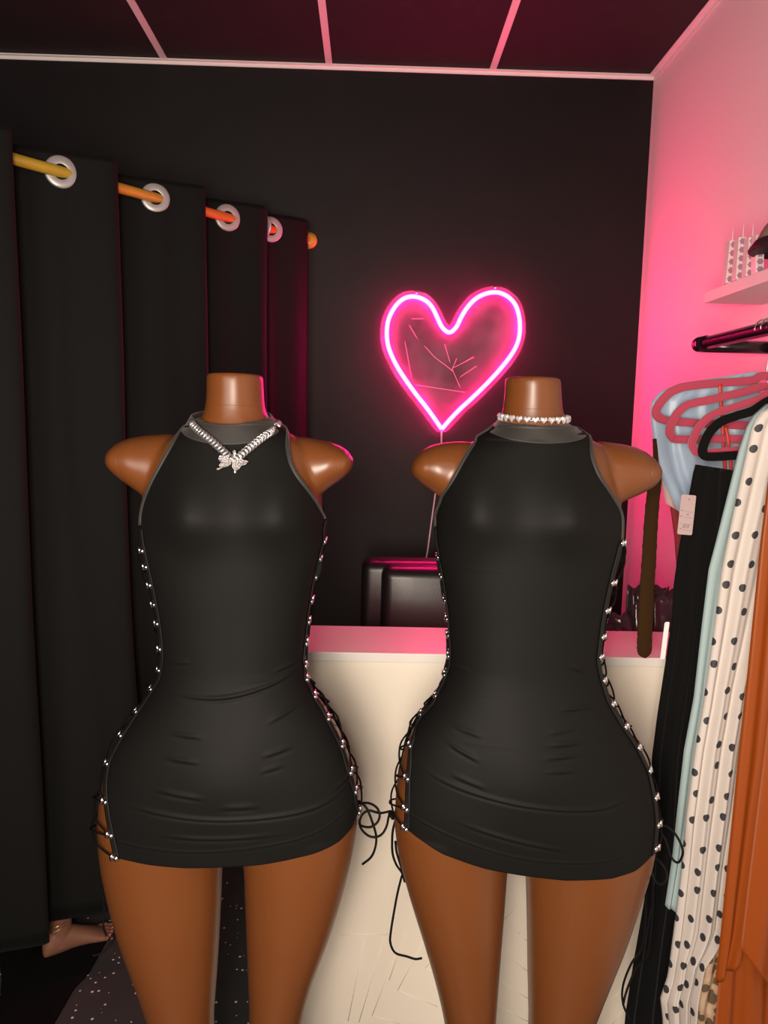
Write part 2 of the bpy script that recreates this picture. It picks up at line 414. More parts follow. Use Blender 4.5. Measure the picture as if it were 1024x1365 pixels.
# narrow silicone channel behind the tube
so = []
for px_, py_ in ((257, 172), (615, 148)):
    q = zr([(px_, py_)], 3.413, 480, 340)[0]; A = atY(*q, YN)
    so.append(lathe([(.005, -.006), (.005, .034)], A, (0, 1, 0), 12))
obj('standoff', so[0], m_chrome, neon); obj('standoff', so[1], m_chrome, neon)
scr = []
for L in ([(295, 415), (340, 465), (420, 525)], [(385, 405), (410, 490)], [(420, 520), (455, 600)], [(440, 470), (415, 530)], [(420, 515), (520, 465)], [(455, 555), (530, 505)], [(470, 490), (515, 462)], [(225, 320), (260, 380)], [(205, 395), (235, 560)], [(235, 290), (290, 290)], [(250, 590), (480, 625)]):
    q = [atY(*p, YN-.0006) for p in zr(L, 3.413, 480, 340)]
    scr.append(tube(q, .0006, 5))
obj('scratches', M(scr), m_cable, neon)
cb = [atY(589, 574, YN-.006), atY(588.5, 583, YN-.004), atY(588, 600, YN+.01), atY(583, 640, DB-.012), atY(576, 690, DB-.010), atY(570, 735, DB-.01), atY(567, 755, DB-.01), atY(566, 830, DB-.01)]
obj('power_cable', tube(smooth_path(cb, 8), .0032, 8), m_cable, neon)

# ------------------------------------------------------------------ mannequins
LEFT = dict(
    L=[(497, 273), (520, 273.5), (540, 272), (553, 269), (560, 264), (566, 257), (572, 247), (577, 236), (584, 224), (595, 213), (610, 204), (640, 194), (670, 190), (690, 188.5), (705, 188.5), (720, 190), (735, 192), (745, 195), (762, 199), (780, 203), (820, 211), (860, 216), (885, 216.5), (905, 211), (930, 195), (950, 180), (980, 158), (1010, 144), (1050, 134), (1090, 130), (1140, 133), (1175, 140)],
    R=[(497, 353), (520, 354), (540, 355), (553, 358), (560, 363), (566, 371), (572, 379), (577, 389), (584, 400), (595, 412), (610, 421), (640, 428), (670, 432), (690, 433.5), (705, 433), (720, 430), (735, 427), (745, 424), (762, 419), (780, 415), (820, 409), (860, 404.5), (885, 403.5), (905, 409), (930, 425), (950, 440), (980, 456), (1010, 468), (1050, 477), (1090, 478.5), (1140, 471), (1175, 461)],
    legL=[(1090, 130, 309), (1130, 132, 300), (1145, 133.5, 296), (1200, 145, 294.5), (1250, 159, 292), (1300, 178, 289), (1340, 192, 286), (1365, 200, 284), (1420, 212, 287), (1500, 213, 290), (1600, 216, 284), (1700, 236, 275), (1755, 238, 273)],
    legR=[(1090, 311, 478.5), (1130, 320, 473), (1145, 324, 470), (1200, 326, 456), (1250, 328, 440), (1300, 330, 420), (1340, 331.5, 408), (1365, 332, 403), (1420, 328, 398), (1500, 325, 398), (1600, 328, 393), (1700, 338, 377), (1755, 338, 375)],
    armL=[(248, 585, 668), (225, 578, 672), (205, 579, 668), (190, 580.5, 661), (178, 582, 652), (165, 586, 643), (154, 591.5, 634), (146, 599, 626), (142.3, 606, 619)],
    armR=[(378, 585, 668), (400, 582, 672), (415, 584, 668), (428, 587, 660), (440, 589.5, 650), (452, 594, 642), (462, 600, 634), (468.5, 608, 627), (471.3, 614, 621)],
    bust=((246, 692), (374, 693)),
    edgeL=[(560, 251), (572, 245), (577, 240.5), (600, 226), (620, 215), (645, 202), (670, 192.5), (690, 188.8), (720, 190.5), (760, 199), (780, 203.5), (820, 211.5), (860, 216.5), (880, 217), (905, 213), (930, 198), (950, 184), (985, 161), (1012, 147), (1035, 142), (1053, 141), (1092, 145), (1131, 153), (1145, 156)],
    edgeR=[(560, 372), (572, 381), (577, 385), (595, 384), (618, 388), (635, 396), (653, 410), (672, 423), (690, 432), (720, 429.5), (760, 419), (780, 414.5), (820, 408.5), (860, 404), (880, 402), (905, 404), (930, 418), (950, 432), (970, 443), (992, 454), (1026, 464), (1053, 472), (1080, 476), (1110, 475)],
    hem=[(140, 1141), (152, 1141), (200, 1143.5), (240, 1144), (316, 1140), (370, 1134), (420, 1127), (450, 1117), (476, 1103)],
    eyL=[730, 750, 775, 800, 826, 860, 890, 918, 948, 977, 1012, 1053, 1092, 1131],
    eyR=[722, 745, 772, 805, 833, 862, 893, 908, 930, 958, 992, 1026, 1053, 1082],
    collar=((566, 553, 593, 571), (257, 361), (247, 376)),
    wr=[([(208, 935), (271, 939), (316, 935), (370, 921), (410, 903)], .0036, .0030), ([(215, 898), (253, 892)], .002, .003), ([(356, 910), (399, 898)], .0024, .003),
        ([(224, 986), (275, 988)], .0022, .0034), ([(217, 1016), (271, 1018)], .0026, .0034), ([(203, 1057), (280, 1063)], .0030, .0034), ([(352, 974), (399, 955)], .0026, .0034),
        ([(346, 1014), (392, 1004)], .0026, .0034), ([(345, 1032), (380, 1026)], .0016, .0034), ([(290, 1075), (350, 1076)], .002, .004),
        ([(154, 1081), (212, 1087), (298, 1091), (414, 1088), (477, 1066)], .0034, .0028), ([(208, 1116), (280, 1118), (396, 1115)], .0022, .003), ([(441, 1072), (477, 1056)], .0024, .003),
        ([(154, 1134), (240, 1136.5), (316, 1133), (414, 1121), (475, 1096)], .0012, .0016)])
RIGHT = dict(
    L=[(505, 671), (520, 671), (540, 669), (553, 667), (562, 664), (570, 659), (576, 650), (582, 640), (588, 630), (596, 617), (606, 607), (622, 597), (645, 588), (670, 583.5), (690, 582), (705, 582), (720, 583), (735, 585), (745, 588), (762, 591), (780, 594), (820, 599.5), (860, 602), (880, 602), (900, 596), (915, 589), (930, 580), (945, 569), (970, 551), (1000, 537), (1050, 526), (1090, 523.5), (1130, 528), (1160, 535), (1185, 542)],
    R=[(505, 749), (520, 750), (540, 751), (553, 753), (562, 757), (570, 763), (576, 772), (582, 784), (588, 794), (596, 804), (606, 811), (622, 817), (645, 822), (670, 826.5), (690, 828.5), (705, 828.5), (720, 828), (735, 826), (745, 824), (762, 819), (780, 814), (820, 805), (860, 799.5), (880, 798), (900, 802), (915, 809), (930, 816), (945, 825), (970, 838), (1000, 854), (1050, 870), (1090, 875.5), (1130, 873), (1160, 866), (1185, 858)],
    legL=[(1090, 524, 689), (1130, 528, 681), (1150, 532, 677.5), (1200, 546, 674), (1250, 562, 670), (1300, 577, 666), (1340, 587, 663), (1365, 592, 661), (1420, 600, 664), (1500, 602, 668), (1600, 604, 662), (1700, 622, 652), (1760, 624, 650)],
    legR=[(1090, 691, 875.5), (1130, 698, 873), (1150, 701, 868), (1200, 702.5, 852), (1250, 703.5, 835), (1300, 704, 815), (1340, 705, 799), (1365, 705.5, 790), (1420, 704, 782), (1500, 702, 780), (1600, 705, 774), (1700, 715, 757), (1760, 716, 755)],
    armL=[(640, 593, 672), (620, 588, 676), (604, 588.5, 672), (590, 590, 664), (580, 592, 657), (570, 596, 650), (560, 602, 643), (552, 611, 636), (548.3, 619, 630)],
    armR=[(778, 592, 676), (800, 588, 680), (816, 590, 677), (830, 592, 671), (845, 595.5, 664), (858, 601, 658), (869, 609, 651), (876.5, 618, 643), (880, 626, 636)],
    bust=((632, 692), (770, 695)),
    edgeL=[(565, 645), (578, 640), (586, 637.5), (599, 627), (618, 616), (636, 607), (662, 590), (688, 582.5), (720, 583.5), (760, 591), (780, 594.5), (820, 600), (860, 602.5), (880, 602.5), (908, 594.5), (933, 580.5), (962, 558), (993, 548), (1030, 544), (1067, 542.5), (1100, 541), (1115, 542)],
    edgeR=[(565, 776), (578, 784), (586, 786.5), (610, 788.5), (636, 798), (658, 813), (680, 826), (690, 828.3), (720, 827.5), (760, 818), (780, 813), (820, 804.5), (860, 799), (880, 797), (903, 801), (933, 811), (963, 828), (993, 847), (1024, 862), (1056, 870), (1090, 874.5), (1120, 873), (1150, 868)],
    hem=[(530, 1110), (545, 1113), (575, 1122), (610, 1134), (660, 1147), (700, 1154), (745, 1161), (800, 1163.5), (835, 1159), (870, 1147)],
    eyL=[745, 772, 805, 830, 852, 880, 908, 933, 962, 993, 1030, 1067, 1100],
    eyR=[720, 772, 808, 843, 871, 903, 933, 963, 993, 1024, 1056, 1090, 1118],
    collar=((568, 562, 591, 576), (666, 756), (650, 774)),
    wr=[([(605, 911), (635, 911.5)], .002, .003), ([(761, 896), (789, 910)], .0024, .003), ([(742, 954), (806, 955)], .0030, .003), ([(596, 1003), (643, 1022)], .0028, .0034), ([(603, 982), (648, 991)], .002, .0034),
        ([(725, 984), (776, 978)], .0016, .0034), ([(725, 998), (781, 996)], .0026, .0034), ([(721, 1013), (776, 1011)], .0026, .0034), ([(721, 1029), (772, 1030)], .002, .0034), ([(600, 1041), (652, 1055)], .0022, .0034),
        ([(551, 1037), (609, 1056), (686, 1070), (781, 1081), (828, 1078), (869, 1064)], .0034, .0028), ([(600, 1099), (686, 1121), (764, 1138)], .0024, .003),
        ([(551, 1106), (609, 1123), (695, 1145), (781, 1153), (835, 1150), (870, 1131)], .0012, .0016)])
# depth profile along the height: photo row, front, back, exponent
PROF = [(497, .056, .056, 2.0), (545, .057, .058, 2.0), (560, .060, .062, 2.0), (572, .064, .072, 2.1), (584, .069, .084, 2.3), (600, .075, .093, 2.5), (630, .086, .102, 2.6), (690, .100, .108, 2.4), (745, .098, .100, 2.3),
        (820, .090, .082, 2.2), (885, .088, .074, 2.2), (950, .102, .105, 2.3), (1010, .112, .145, 2.3), (1060, .114, .165, 2.3), (1120, .106, .155, 2.3), (1200, .095, .13, 2.3)]
Y0 = 1.30

class Torso:
    def __init__(s, D, ytop, dy=0):
        s.D = D
        def conv(lst): 
            P = np.array([atY(x, y, Y0) for y, x in lst]); i = np.argsort(P[:, 2]); return P[i, 2], P[i, 0]
        zl, xl = conv(D['L']); zr_, xr = conv(D['R'])
        cxp = (D['L'][10][1]+D['R'][10][1])/2
        s.rowz = lambda y: atY(cxp, y, Y0)[2]
        s.z = np.arange(s.rowz(1185), s.rowz(ytop)+.001, .002)
        s.xl = gsm(np.interp(s.z, zl, xl), 2.2); s.xr = gsm(np.interp(s.z, zr_, xr), 2.2)
        pz = np.array([s.rowz(p[0]+dy) for p in PROF])[::-1]
        s.f = gsm(np.interp(s.z, pz, [p[1] for p in PROF][::-1]), 6); s.b = gsm(np.interp(s.z, pz, [p[2] for p in PROF][::-1]), 6); s.n = gsm(np.interp(s.z, pz, [p[3] for p in PROF][::-1]), 6)
        s.bust = [atY(x, y, Y0-.14) for x, y in D['bust']]
    def at(s, z):
        i = lambda a: np.interp(z, s.z, a)
        xl, xr = i(s.xl), i(s.xr)
        return (xl+xr)/2, (xr-xl)/2, i(s.f), i(s.b), i(s.n)
    def bump(s, x, z):
        r = np.zeros_like(np.asarray(x, float)+np.asarray(z, float))
        for b in s.bust:
            dz = np.asarray(z)-b[2]
            sz = np.where(dz > 0, .074, .047)
            r = r+.036*np.exp(-((x-b[0])/.054)**2-(dz/sz)**2)
            r = r+.0022*np.exp(-((x-b[0])**2+dz**2)/.0055**2)
        # soft belly
        cx, a, f, bk, n = s.at(z)
        zb = s.rowz(1000)
        r = r+.012*np.exp(-((x-cx)/.085)**2-((np.asarray(z)-zb)/.075)**2)
        return r
    def front(s, x, z, inset=0.0):
        cx, a, f, b, n = s.at(z); a = a-inset
        u = np.clip(np.abs((x-cx)/a), 0, 1)
        return Y0-(f-inset)*(1-u**n)**(1/n)-s.bump(x, z)*np.sqrt(np.clip(1-u**4, 0, 1))
    def back(s, x, z, inset=0.0):
        cx, a, f, b, n = s.at(z); a = a-inset
        u = np.clip(np.abs((x-cx)/a), 0, 1)
        cleft = .012*np.exp(-((x-cx)/.02)**2-((z-s.rowz(1075))/.06)**2)
        return Y0+(b-inset)*(1-u**n)**(1/n)-cleft
    def ring(s, z, inset=0.0, m=64, shrink=1.0):
        cx, a, f, b, n = s.at(z)
        t = np.linspace(0, 2*math.pi, m, endpoint=False)
        x = cx+(a-inset)*np.cos(t)*1.0
        x = cx+(a-inset)*np.sign(np.cos(t))*np.abs(np.cos(t))**.9
        y = np.where(np.sin(t) < 0, s.front(x, z, inset), s.back(x, z, inset))
        if shrink != 1.0:
            x = cx+(x-cx)*shrink; y = Y0+(y-Y0)*shrink
        return np.stack([x, y, np.full(m, z)], 1)

def build_mannequin(D, ytop, label, dy):
    T = Torso(D, ytop, dy)
    parts = []
    zc = T.rowz(1098+dy)
    zs = [z for z in T.z[::3] if z > zc]
    rings = [T.ring(zc-.022, .004, shrink=.45), T.ring(zc-.012, .004, shrink=.78), T.ring(zc-.002, .004, shrink=.93)]+[T.ring(z, .0035) for z in zs]
    zt = zs[-1]
    rings += [T.ring(zt, .0035, shrink=.97)+[0, 0, .0018], T.ring(zt, .0035, shrink=.6)+[0, 0, .0025]]
    parts.append(loft(rings))
    feet = []
    for key, sgn in (('legL', -1), ('legR', 1)):
        rs = []
        L = D[key]
        A = np.array([[*atY(a, y, Y0), *atY(b, y, Y0)] for y, a, b in L])
        zz = (A[:, 2]+A[:, 5])/2
        zg = np.arange(zz[-1], zz[0], .006)
        xo = gsm(np.interp(zg, zz[::-1], A[::-1, 0]), 3); xi = gsm(np.interp(zg, zz[::-1], A[::-1, 3]), 3)
        fr = np.interp(zg, [.05, .12, .25, .40, .55, .75, .95], [.040, .042, .048, .056, .066, .086, .098]); bk = np.interp(zg, [.05, .12, .25, .40, .55, .75, .95], [.050, .050, .070, .078, .074, .098, .125])
        for k, z in enumerate(zg):
            cx = (xo[k]+xi[k])/2; a = (xi[k]-xo[k])/2-.0012
            t = np.linspace(0, 2*math.pi, 40, endpoint=False)
            yy = np.where(np.sin(t) < 0, np.sin(t)*fr[k], np.sin(t)*bk[k])
            # inner thighs: keep the section full
            rs.append(np.stack([cx+a*np.cos(t), Y0+.004+yy, np.full(40, z)], 1))
        sh = rs[-1].copy(); sh[:, :2] = sh[:, :2].mean(0)+(sh[:, :2]-sh[:, :2].mean(0))*.7; sh[:, 2] += .02; rs.append(sh)
        parts.append(loft(rs))
        # foot
        cx = (xo[0]+xi[0])/2; fr_ = []
        for yy, w, h in ((.055, .012, .02), (.05, .026, .04), (.02, .030, .075), (-.02, .032, .085), (-.06, .035, .062), (-.10, .041, .042), (-.14, .042, .030), (-.165, .036, .022), (-.18, .018, .014)):
            t = np.linspace(0, 2*math.pi, 20, endpoint=False)
            fr_.append(np.stack([cx+w*np.cos(t)+sgn*.01*(.06-yy)/.2, np.full(20, Y0+yy), .013+np.maximum(0, h/2+h/2*np.sin(t))], 1))
        parts.append(loft(fr_)); feet.append(cx)
    for key in ('armL', 'armR'):
        rs = []
        A = D[key]; nA = len(A)
        for k, (x, a, b) in enumerate(A):
            p, q = atY(x, a, Y0), atY(x, b, Y0)
            c = (p+q)/2; hz = (p[2]-q[2])/2; hy = np.interp(k, [0, 2, 4, 6, 7, 8], [.046, .054, .054, .046, .034, .014])
            t = np.linspace(0, 2*math.pi, 32, endpoint=False)
            rs.append(np.stack([np.full(32, c[0]), Y0+.008+hy*np.cos(t), c[2]+hz*np.sin(t)], 1))
        parts.append(loft(rs))
    V, F = M(parts)
    base = ((feet[0]+feet[1])/2, Y0, 0)
    root = thing('mannequin', base, label, 'mannequin')
    tmp = obj('body', (V, F), m_skin, root)
    rm = tmp.modifiers.new('remesh', 'REMESH'); rm.mode = 'VOXEL'; rm.voxel_size = .0042; rm.use_smooth_shade = True
    sm = tmp.modifiers.new('smooth', 'SMOOTH'); sm.factor = .5; sm.iterations = 9
    dg = bpy.context.evaluated_depsgraph_get()
    me = bpy.data.meshes.new_from_object(tmp.evaluated_get(dg))
    tmp.modifiers.clear(); tmp.data = me
    me.polygons.foreach_set('use_smooth', [True]*len(me.polygons))
    me.update()
    def ringline(c, ex, ey, name, r_):
        P = []
        for t in np.linspace(0, 2*math.pi, 60, endpoint=False):
            d_ = Vector(ex)*math.cos(t)+Vector(ey)*math.sin(t)
            h_ = bvh0.ray_cast(Vector(c), d_, .12)
            if h_[0] is not None: P.append(np.array(h_[0][:])-np.array(d_[:])*r_*.25)
        if len(P) > 20: obj(name, tube(P, r_, 6, closed=True), m_seam, root)
    vv0 = np.empty(len(me.vertices)*3); me.vertices.foreach_get('co', vv0); vv0 = vv0.reshape(-1, 3)+np.array(base)
    bvh0 = BVHTree.FromPolygons([Vector(p) for p in vv0], [tuple(p.vertices) for p in me.polygons])
    for key in ('armL', 'armR'):
        x_, a_, b_ = D[key][5]
        cmid = (atY(x_, a_, Y0)+atY(x_, b_, Y0))/2; cmid[1] = Y0+.008
        ringline(cmid, (0, 1, 0), (0, 0, 1), 'arm_seam', .0006)
    zn = T.rowz(541+dy)
    ringline((T.at(zn)[0], Y0, zn), (1, 0, 0), (0, 1, 0), 'neck_seam', .0005)
    o = obj('base_plate', lathe([(.15, 0), (.16, .002), (.16, .009), (.157, .012), (.02, .0125)], (base[0], Y0-.03, 0), seg=48), m_glassbase, root)
    vv = np.empty(len(me.vertices)*3); me.vertices.foreach_get('co', vv); vv = vv.reshape(-1, 3)+np.array(base)
    bvh = BVHTree.FromPolygons([Vector(p) for p in vv], [tuple(p.vertices) for p in me.polygons])
    return T, root, bvh

def hull_front(x, y):
    """lower hull (towards -y) of a row profile; stretched cloth bridges hollows"""
    h = []
    for i in range(len(x)):
        while len(h) >= 2:
            a, b = h[-2], h[-1]
            if (x[b]-x[a])*(y[i]-y[a])-(y[b]-y[a])*(x[i]-x[a]) <= 0: h.pop()
            else: break
        h.append(i)
    return np.interp(x, x[h], y[h])

def build_dress(D, T, bvh, dy, label):
    zt = T.rowz(566+dy)
    def edge(key):
        out = []
        for y, x in D[key]:
            Yd = Y0-.03
            for _ in range(6):
                p = atY(x, y, Yd); zz = np.clip(p[2], T.z[0], T.z[-1]); Yd = .5*Yd+.5*float(T.front(np.array([p[0]]), zz)[0])
            out.append(atY(x, y, Yd))
        P = np.array(out); i = np.argsort(P[:, 2]); return P[i, 2], P[i, 0]
    eLz, eLx = edge('edgeL'); eRz, eRx = edge('edgeR')
    hemP = np.array([atY(x, y, Y0-.08) for x, y in D['hem']])
    root = thing('mini_dress', (float(T.at(T.rowz(900))[0]), Y0, float(hemP[:, 2].min())), label, 'dress')
    NR, NC = 330, 150
    sfrac = (1-np.cos(np.linspace(0, math.pi, NC)))/2
    sfrac = .55*sfrac+.45*np.linspace(0, 1, NC)
    zg = np.linspace(hemP[:, 2].min()-.02, zt, 260)
    gl = gsm(np.interp(zg, eLz, eLx), 2); gr = gsm(np.interp(zg, eRz, eRx), 2)
    # cloth front profile per height: hull across, then eased down the height
    U = np.linspace(-1, 1, 121)
    FY = np.zeros((len(zg), len(U)))
    for k, z in enumerate(zg):
        cx, a, f, b, n = T.at(z); x = cx+U*a
        y = T.front(x, z)
        FY[k] = .22*hull_front(x, y)+.78*y
    for j in range(len(U)):
        col = FY[:, j]
        g = gsm(col, 5)
        FY[:, j] = np.minimum(col, g)*.5+g*.5
    def cloth(x, z):
        cx, a, f, b, n = T.at(z)
        u = np.clip((x-cx)/a, -1, 1)
        k = np.clip((z-zg[0])/(zg[1]-zg[0]), 0, len(zg)-1.001); i = np.floor(k).astype(int); t = k-i
        r = np.empty_like(x)
        fu = (u+1)/2*(len(U)-1); ju = np.minimum(np.floor(fu).astype(int), len(U)-2); tu = fu-ju
        y = lambda ii, jj: FY[ii, jj]
        return (y(i, ju)*(1-tu)+y(i, ju+1)*tu)*(1-t)+(y(i+1, ju)*(1-tu)+y(i+1, ju+1)*tu)*t
    X = np.zeros((NR, NC)); Z = np.zeros((NR, NC))
    v = np.linspace(0, 1, NR)
    zh = np.full(NC, hemP[:, 2].mean())
    for it in range(6):
        xl = np.interp(zh, zg, gl); xr = np.interp(zh, zg, gr); xx = xl+(xr-xl)*sfrac
        zh = np.interp(xx, hemP[:, 0], hemP[:, 2])
    for r in range(NR):
        z = zt+(zh-zt)*v[r]
        xl = np.interp(z, zg, gl); xr = np.interp(z, zg, gr)
        cx, a, f, b, n = T.at(z)
        xl = np.maximum(xl, cx-a*.9995); xr = np.minimum(xr, cx+a*.9995)
        # even spacing around the section rather than straight across
        tl = np.arccos(np.clip((xl-cx)/a, -1, 1)); tr = np.arccos(np.clip((xr-cx)/a, -1, 1))
        th = tl+(tr-tl)*sfrac
        X[r] = cx+a*np.cos(th); Z[r] = z
    Yv = cloth(X, Z)
    # keep the cloth outside the body
    dirv = Vector((0, 1, 0))
    for r in range(0, NR):
        for c in range(0, NC):
            hit = bvh.ray_cast(Vector((X[r, c], 0.9, Z[r, c])), dirv, .6)
            if hit[0] is not None and hit[0].y < Yv[r, c]+.0015 and hit[0].y < Y0:
                Yv[r, c] = hit[0].y-.0015
    for _ in range(4):
        Yv[1:-1] = (Yv[:-2]+2*Yv[1:-1]+Yv[2:])/4
        Yv[:, 1:-1] = (Yv[:, :-2]+2*Yv[:, 1:-1]+Yv[:, 2:])/4
    P = np.stack([X, Yv, Z], 2)
    dr = np.gradient(P, axis=0); dc = np.gradient(P, axis=1)
    N = np.cross(dc, dr); N /= np.maximum(np.linalg.norm(N, axis=2, keepdims=True), 1e-9)
    if N[NR//2, NC//2, 1] > 0: N = -N
    disp = np.full((NR, NC), .0026)
    for pts, amp, w in D['wr']:
        Q = np.array([atY(x, y, Y0-.11) for x, y in pts])[:, [0, 2]]
        Q = smooth_path(Q, 6) if len(Q) > 2 else Q
        best = np.full((NR, NC), 9.0); sgn = np.zeros((NR, NC)); tt = np.zeros((NR, NC))
        tot = len(Q)-1
        for i in range(tot):
            a, b = Q[i], Q[i+1]; d = b-a; L = d@d
            t = np.clip(((X-a[0])*d[0]+(Z-a[1])*d[1])/L, 0, 1)
            qx, qz = X-(a[0]+t*d[0]), Z-(a[1]+t*d[1])
            di = np.hypot(qx, qz); m = di < best
            best = np.where(m, di, best); sgn = np.where(m, np.sign(qz), sgn); tt = np.where(m, (i+t)/tot, tt)
        end = np.clip(np.minimum(tt, 1-tt)/.4, 0, 1); end = end*end*(3-2*end) if amp > .0014 else 1
        sd = best*sgn
        disp = disp+end*amp*(.95*np.exp(-((sd-1.35*w)/(1.25*w))**2)-.75*np.exp(-((sd+.25*w)/(.8*w))**2))
    Pd = P+N*disp[..., None]
    fp = obj('front_panel', grid(Pd), m_dress, root); mod_solid(fp, .0016, -1)
    # back panel
    NRb, NCb = 90, 70
    Pb = np.zeros((NRb, NCb, 3)); hb = float(np.mean(hemP[:, 2]))+.01
    for r in range(NRb):
        z = zt+(hb-zt)*r/(NRb-1)
        cx, a, f, b, n = T.at(z)
        k = np.interp(z, [hb, T.rowz(960+dy), T.rowz(890+dy), T.rowz(690+dy), T.rowz(600+dy), zt], [.955, .965, .985, .99, .80, .80])
        th = np.linspace(math.acos(-k), math.acos(k), NCb)
        x = cx+a*np.cos(th)
        y = T.back(x, z)
        y = -hull_front(x, -y)
        Pb[r] = np.stack([x, y+.004, np.full(NCb, z)], 1)
    bp = obj('back_panel', grid(Pb), m_dress, root); mod_solid(bp, .0016, 1)
    # lacing plackets, armhole bindings
    iarm = int(np.argmin(np.abs(Z[:, 0]-T.rowz(700+dy))))
    for side, c0 in ((-1, 0), (1, NC-1)):
        e = Pd[:, c0]; inn = Pd[:, c0-side*0+(6 if side < 0 else -6)]
        eb = e[:iarm+1:3]; nb = N[:iarm+1:3, c0]
        tang = inn[:iarm+1:3]-eb; tang /= np.linalg.norm(tang, axis=1, keepdims=True)
        rr = [np.array([q+n_*.0016-t_*.0012, q+n_*.0030+t_*.002, q+n_*.0016+t_*.0062, q-n_*.0006+t_*.006, q-n_*.0014-t_*.0012]) for q, n_, t_ in zip(eb, nb, tang)]
        obj('armhole_binding', loft(rr), m_dressband, root)
        rows = []
        for r in range(iarm, NR, 3):
            arc = np.concatenate([[0], np.cumsum(np.linalg.norm(np.diff(Pd[r, ::-1] if side > 0 else Pd[r], axis=0), axis=1))])
            src = Pd[r, ::-1] if side > 0 else Pd[r]; nn_ = N[r, ::-1] if side > 0 else N[r]
            row = []
            for s_ in np.linspace(0, .0125, 5):
                row.append([np.interp(s_, arc, src[:, k])+np.interp(s_, arc, nn_[:, k])*.0013 for k in range(3)])
            rows.append(row)
        pl = obj('lacing_placket', grid(np.array(rows)), m_placket, root); mod_solid(pl, .0012, 1)
    # collar
    (tc, ts, bc, bs), (tl, tr), (bl, br) = D['collar']
    zt_c, zt_s = atY((tl+tr)/2, tc, Y0-.07)[2], atY(tl, ts, Y0)[2]; zb_c, zb_s = atY((bl+br)/2, bc, Y0-.07)[2], atY(bl, bs, Y0)[2]
    rows = []
    xtl, xtr = atY(tl, ts, Y0)[0], atY(tr, ts, Y0)[0]; xbl, xbr = atY(bl, bs, Y0)[0], atY(br, bs, Y0)[0]
    for v_ in np.linspace(0, 1, 22):
        row = []
        for t in np.linspace(0, 2*math.pi, 72, endpoint=False):
            fr = max(0, -math.sin(t)); bkk = max(0, math.sin(t))
            ztop = zt_s+(zt_c-zt_s)*fr**1.6+bkk*.012; zbot = zb_s+(zb_c-zb_s)*fr**1.3+bkk*.004
            z = ztop+(zbot-ztop)*v_
            w = v_**1.25
            xl_, xr_ = xtl+(xbl-xtl)*w, xtr+(xbr-xtr)*w
            cx = (xl_+xr_)/2; a = (xr_-xl_)/2
            dep = (.0605+.016*w) if math.sin(t) < 0 else (.066+.012*w)
            bulge = .0012*math.sin(math.pi*v_)
            row.append([cx+(a+bulge)*math.cos(t), Y0+.001+(dep+bulge)*math.sin(t), z])
        row.append(row[0]); rows.append(row)
    cp = np.array(rows)
    for r in range(cp.shape[0]):
        for c in range(cp.shape[1]):
            p = cp[r, c]
            if p[1] < Y0-.01:
                yy = min(p[1], float(cloth(np.array([p[0]]), np.array([min(p[2], zt)]))[0])-.0035 if p[2] < zt+.004 else p[1])
                cp[r, c, 1] = yy
    co = obj('collar', grid(cp), m_dressband, root); mod_solid(co, .002, 1)
    # eyelets and lacing
    backK = lambda z: np.interp(z, [hb, T.rowz(960+dy), T.rowz(890+dy), T.rowz(690+dy)], [.955, .965, .985, .99])
    for side, key, c0 in ((-1, 'eyL', 0), (1, 'eyR', NC-1)):
        FR, BK = [], []
        for y in D[key]:
            xref = np.interp(y, [a for a, b in D['edgeL' if side < 0 else 'edgeR']], [b for a, b in D['edgeL' if side < 0 else 'edgeR']])
            z = atY(xref, y, Y0-.03)[2]
            r = int(np.argmin(np.abs(Z[:, c0]-z))); c = c0+(5 if side < 0 else -5)
            p = Pd[r, c]+N[r, c]*.0028; nrm = N[r, c]
            out = Pd[r, c0]-Pd[r, c]; out = out-nrm*(out@nrm); out /= np.linalg.norm(out)
            up = np.cross(nrm, out)
            q = p+out*.001
            vf = M([lathe([(.0042, -.001), (.0042, .0010), (.0032, .0026), (.0014, .0034)], q, nrm, 10),
                    torus(q+nrm*.0008, nrm, .0042, .0011, 12, 6),
                    obox(q+out*.0086+nrm*.0008, out*.0026, up*.0056, nrm*.0019),
                    obox(q+out*.0058+nrm*.0004, out*.0028, up*.0028, nrm*.0012)])
            obj('eyelet', vf, m_chrome, root)
            FR.append(p+out*.008)
            cx, a, f, b, n = T.at(z); kx = cx+side*a*backK(z)
            BK.append(np.array([kx-side*.003, float(T.back(np.array([kx]), z)[0])+.008, z]))
        # two cords crossing between the front and back eyelets
        for ph in (0, 1):
            pts = []
            for i in range(len(FR)):
                A, B = (FR[i], BK[i]) if (i+ph) % 2 == 0 else (BK[i], FR[i])
                pts.append(A)
                if i+1 < len(FR):
                    nxt = BK[i+1] if (i+ph) % 2 == 0 else FR[i+1]
                    for t in (.3, .55, .8):
                        zz = A[2]+(nxt[2]-A[2])*t
                        cx, a, f, b, n = T.at(zz)
                        yy = A[1]+(nxt[1]-A[1])*t
                        yo = yy-Y0; lim = f if yo < 0 else b
                        ex = a*(max(0, 1-min(1, abs(yo)/lim)**n))**(1/n)
                        gap = .0045+.0030*math.sin(i*1.7+ph)
                        pts.append(np.array([cx+side*(ex+gap), yy, zz]))
            obj('lace', tube(smooth_path(pts, 4), .0017, 7), m_cord, root)
    return root, Pd, N, X, Z, cloth

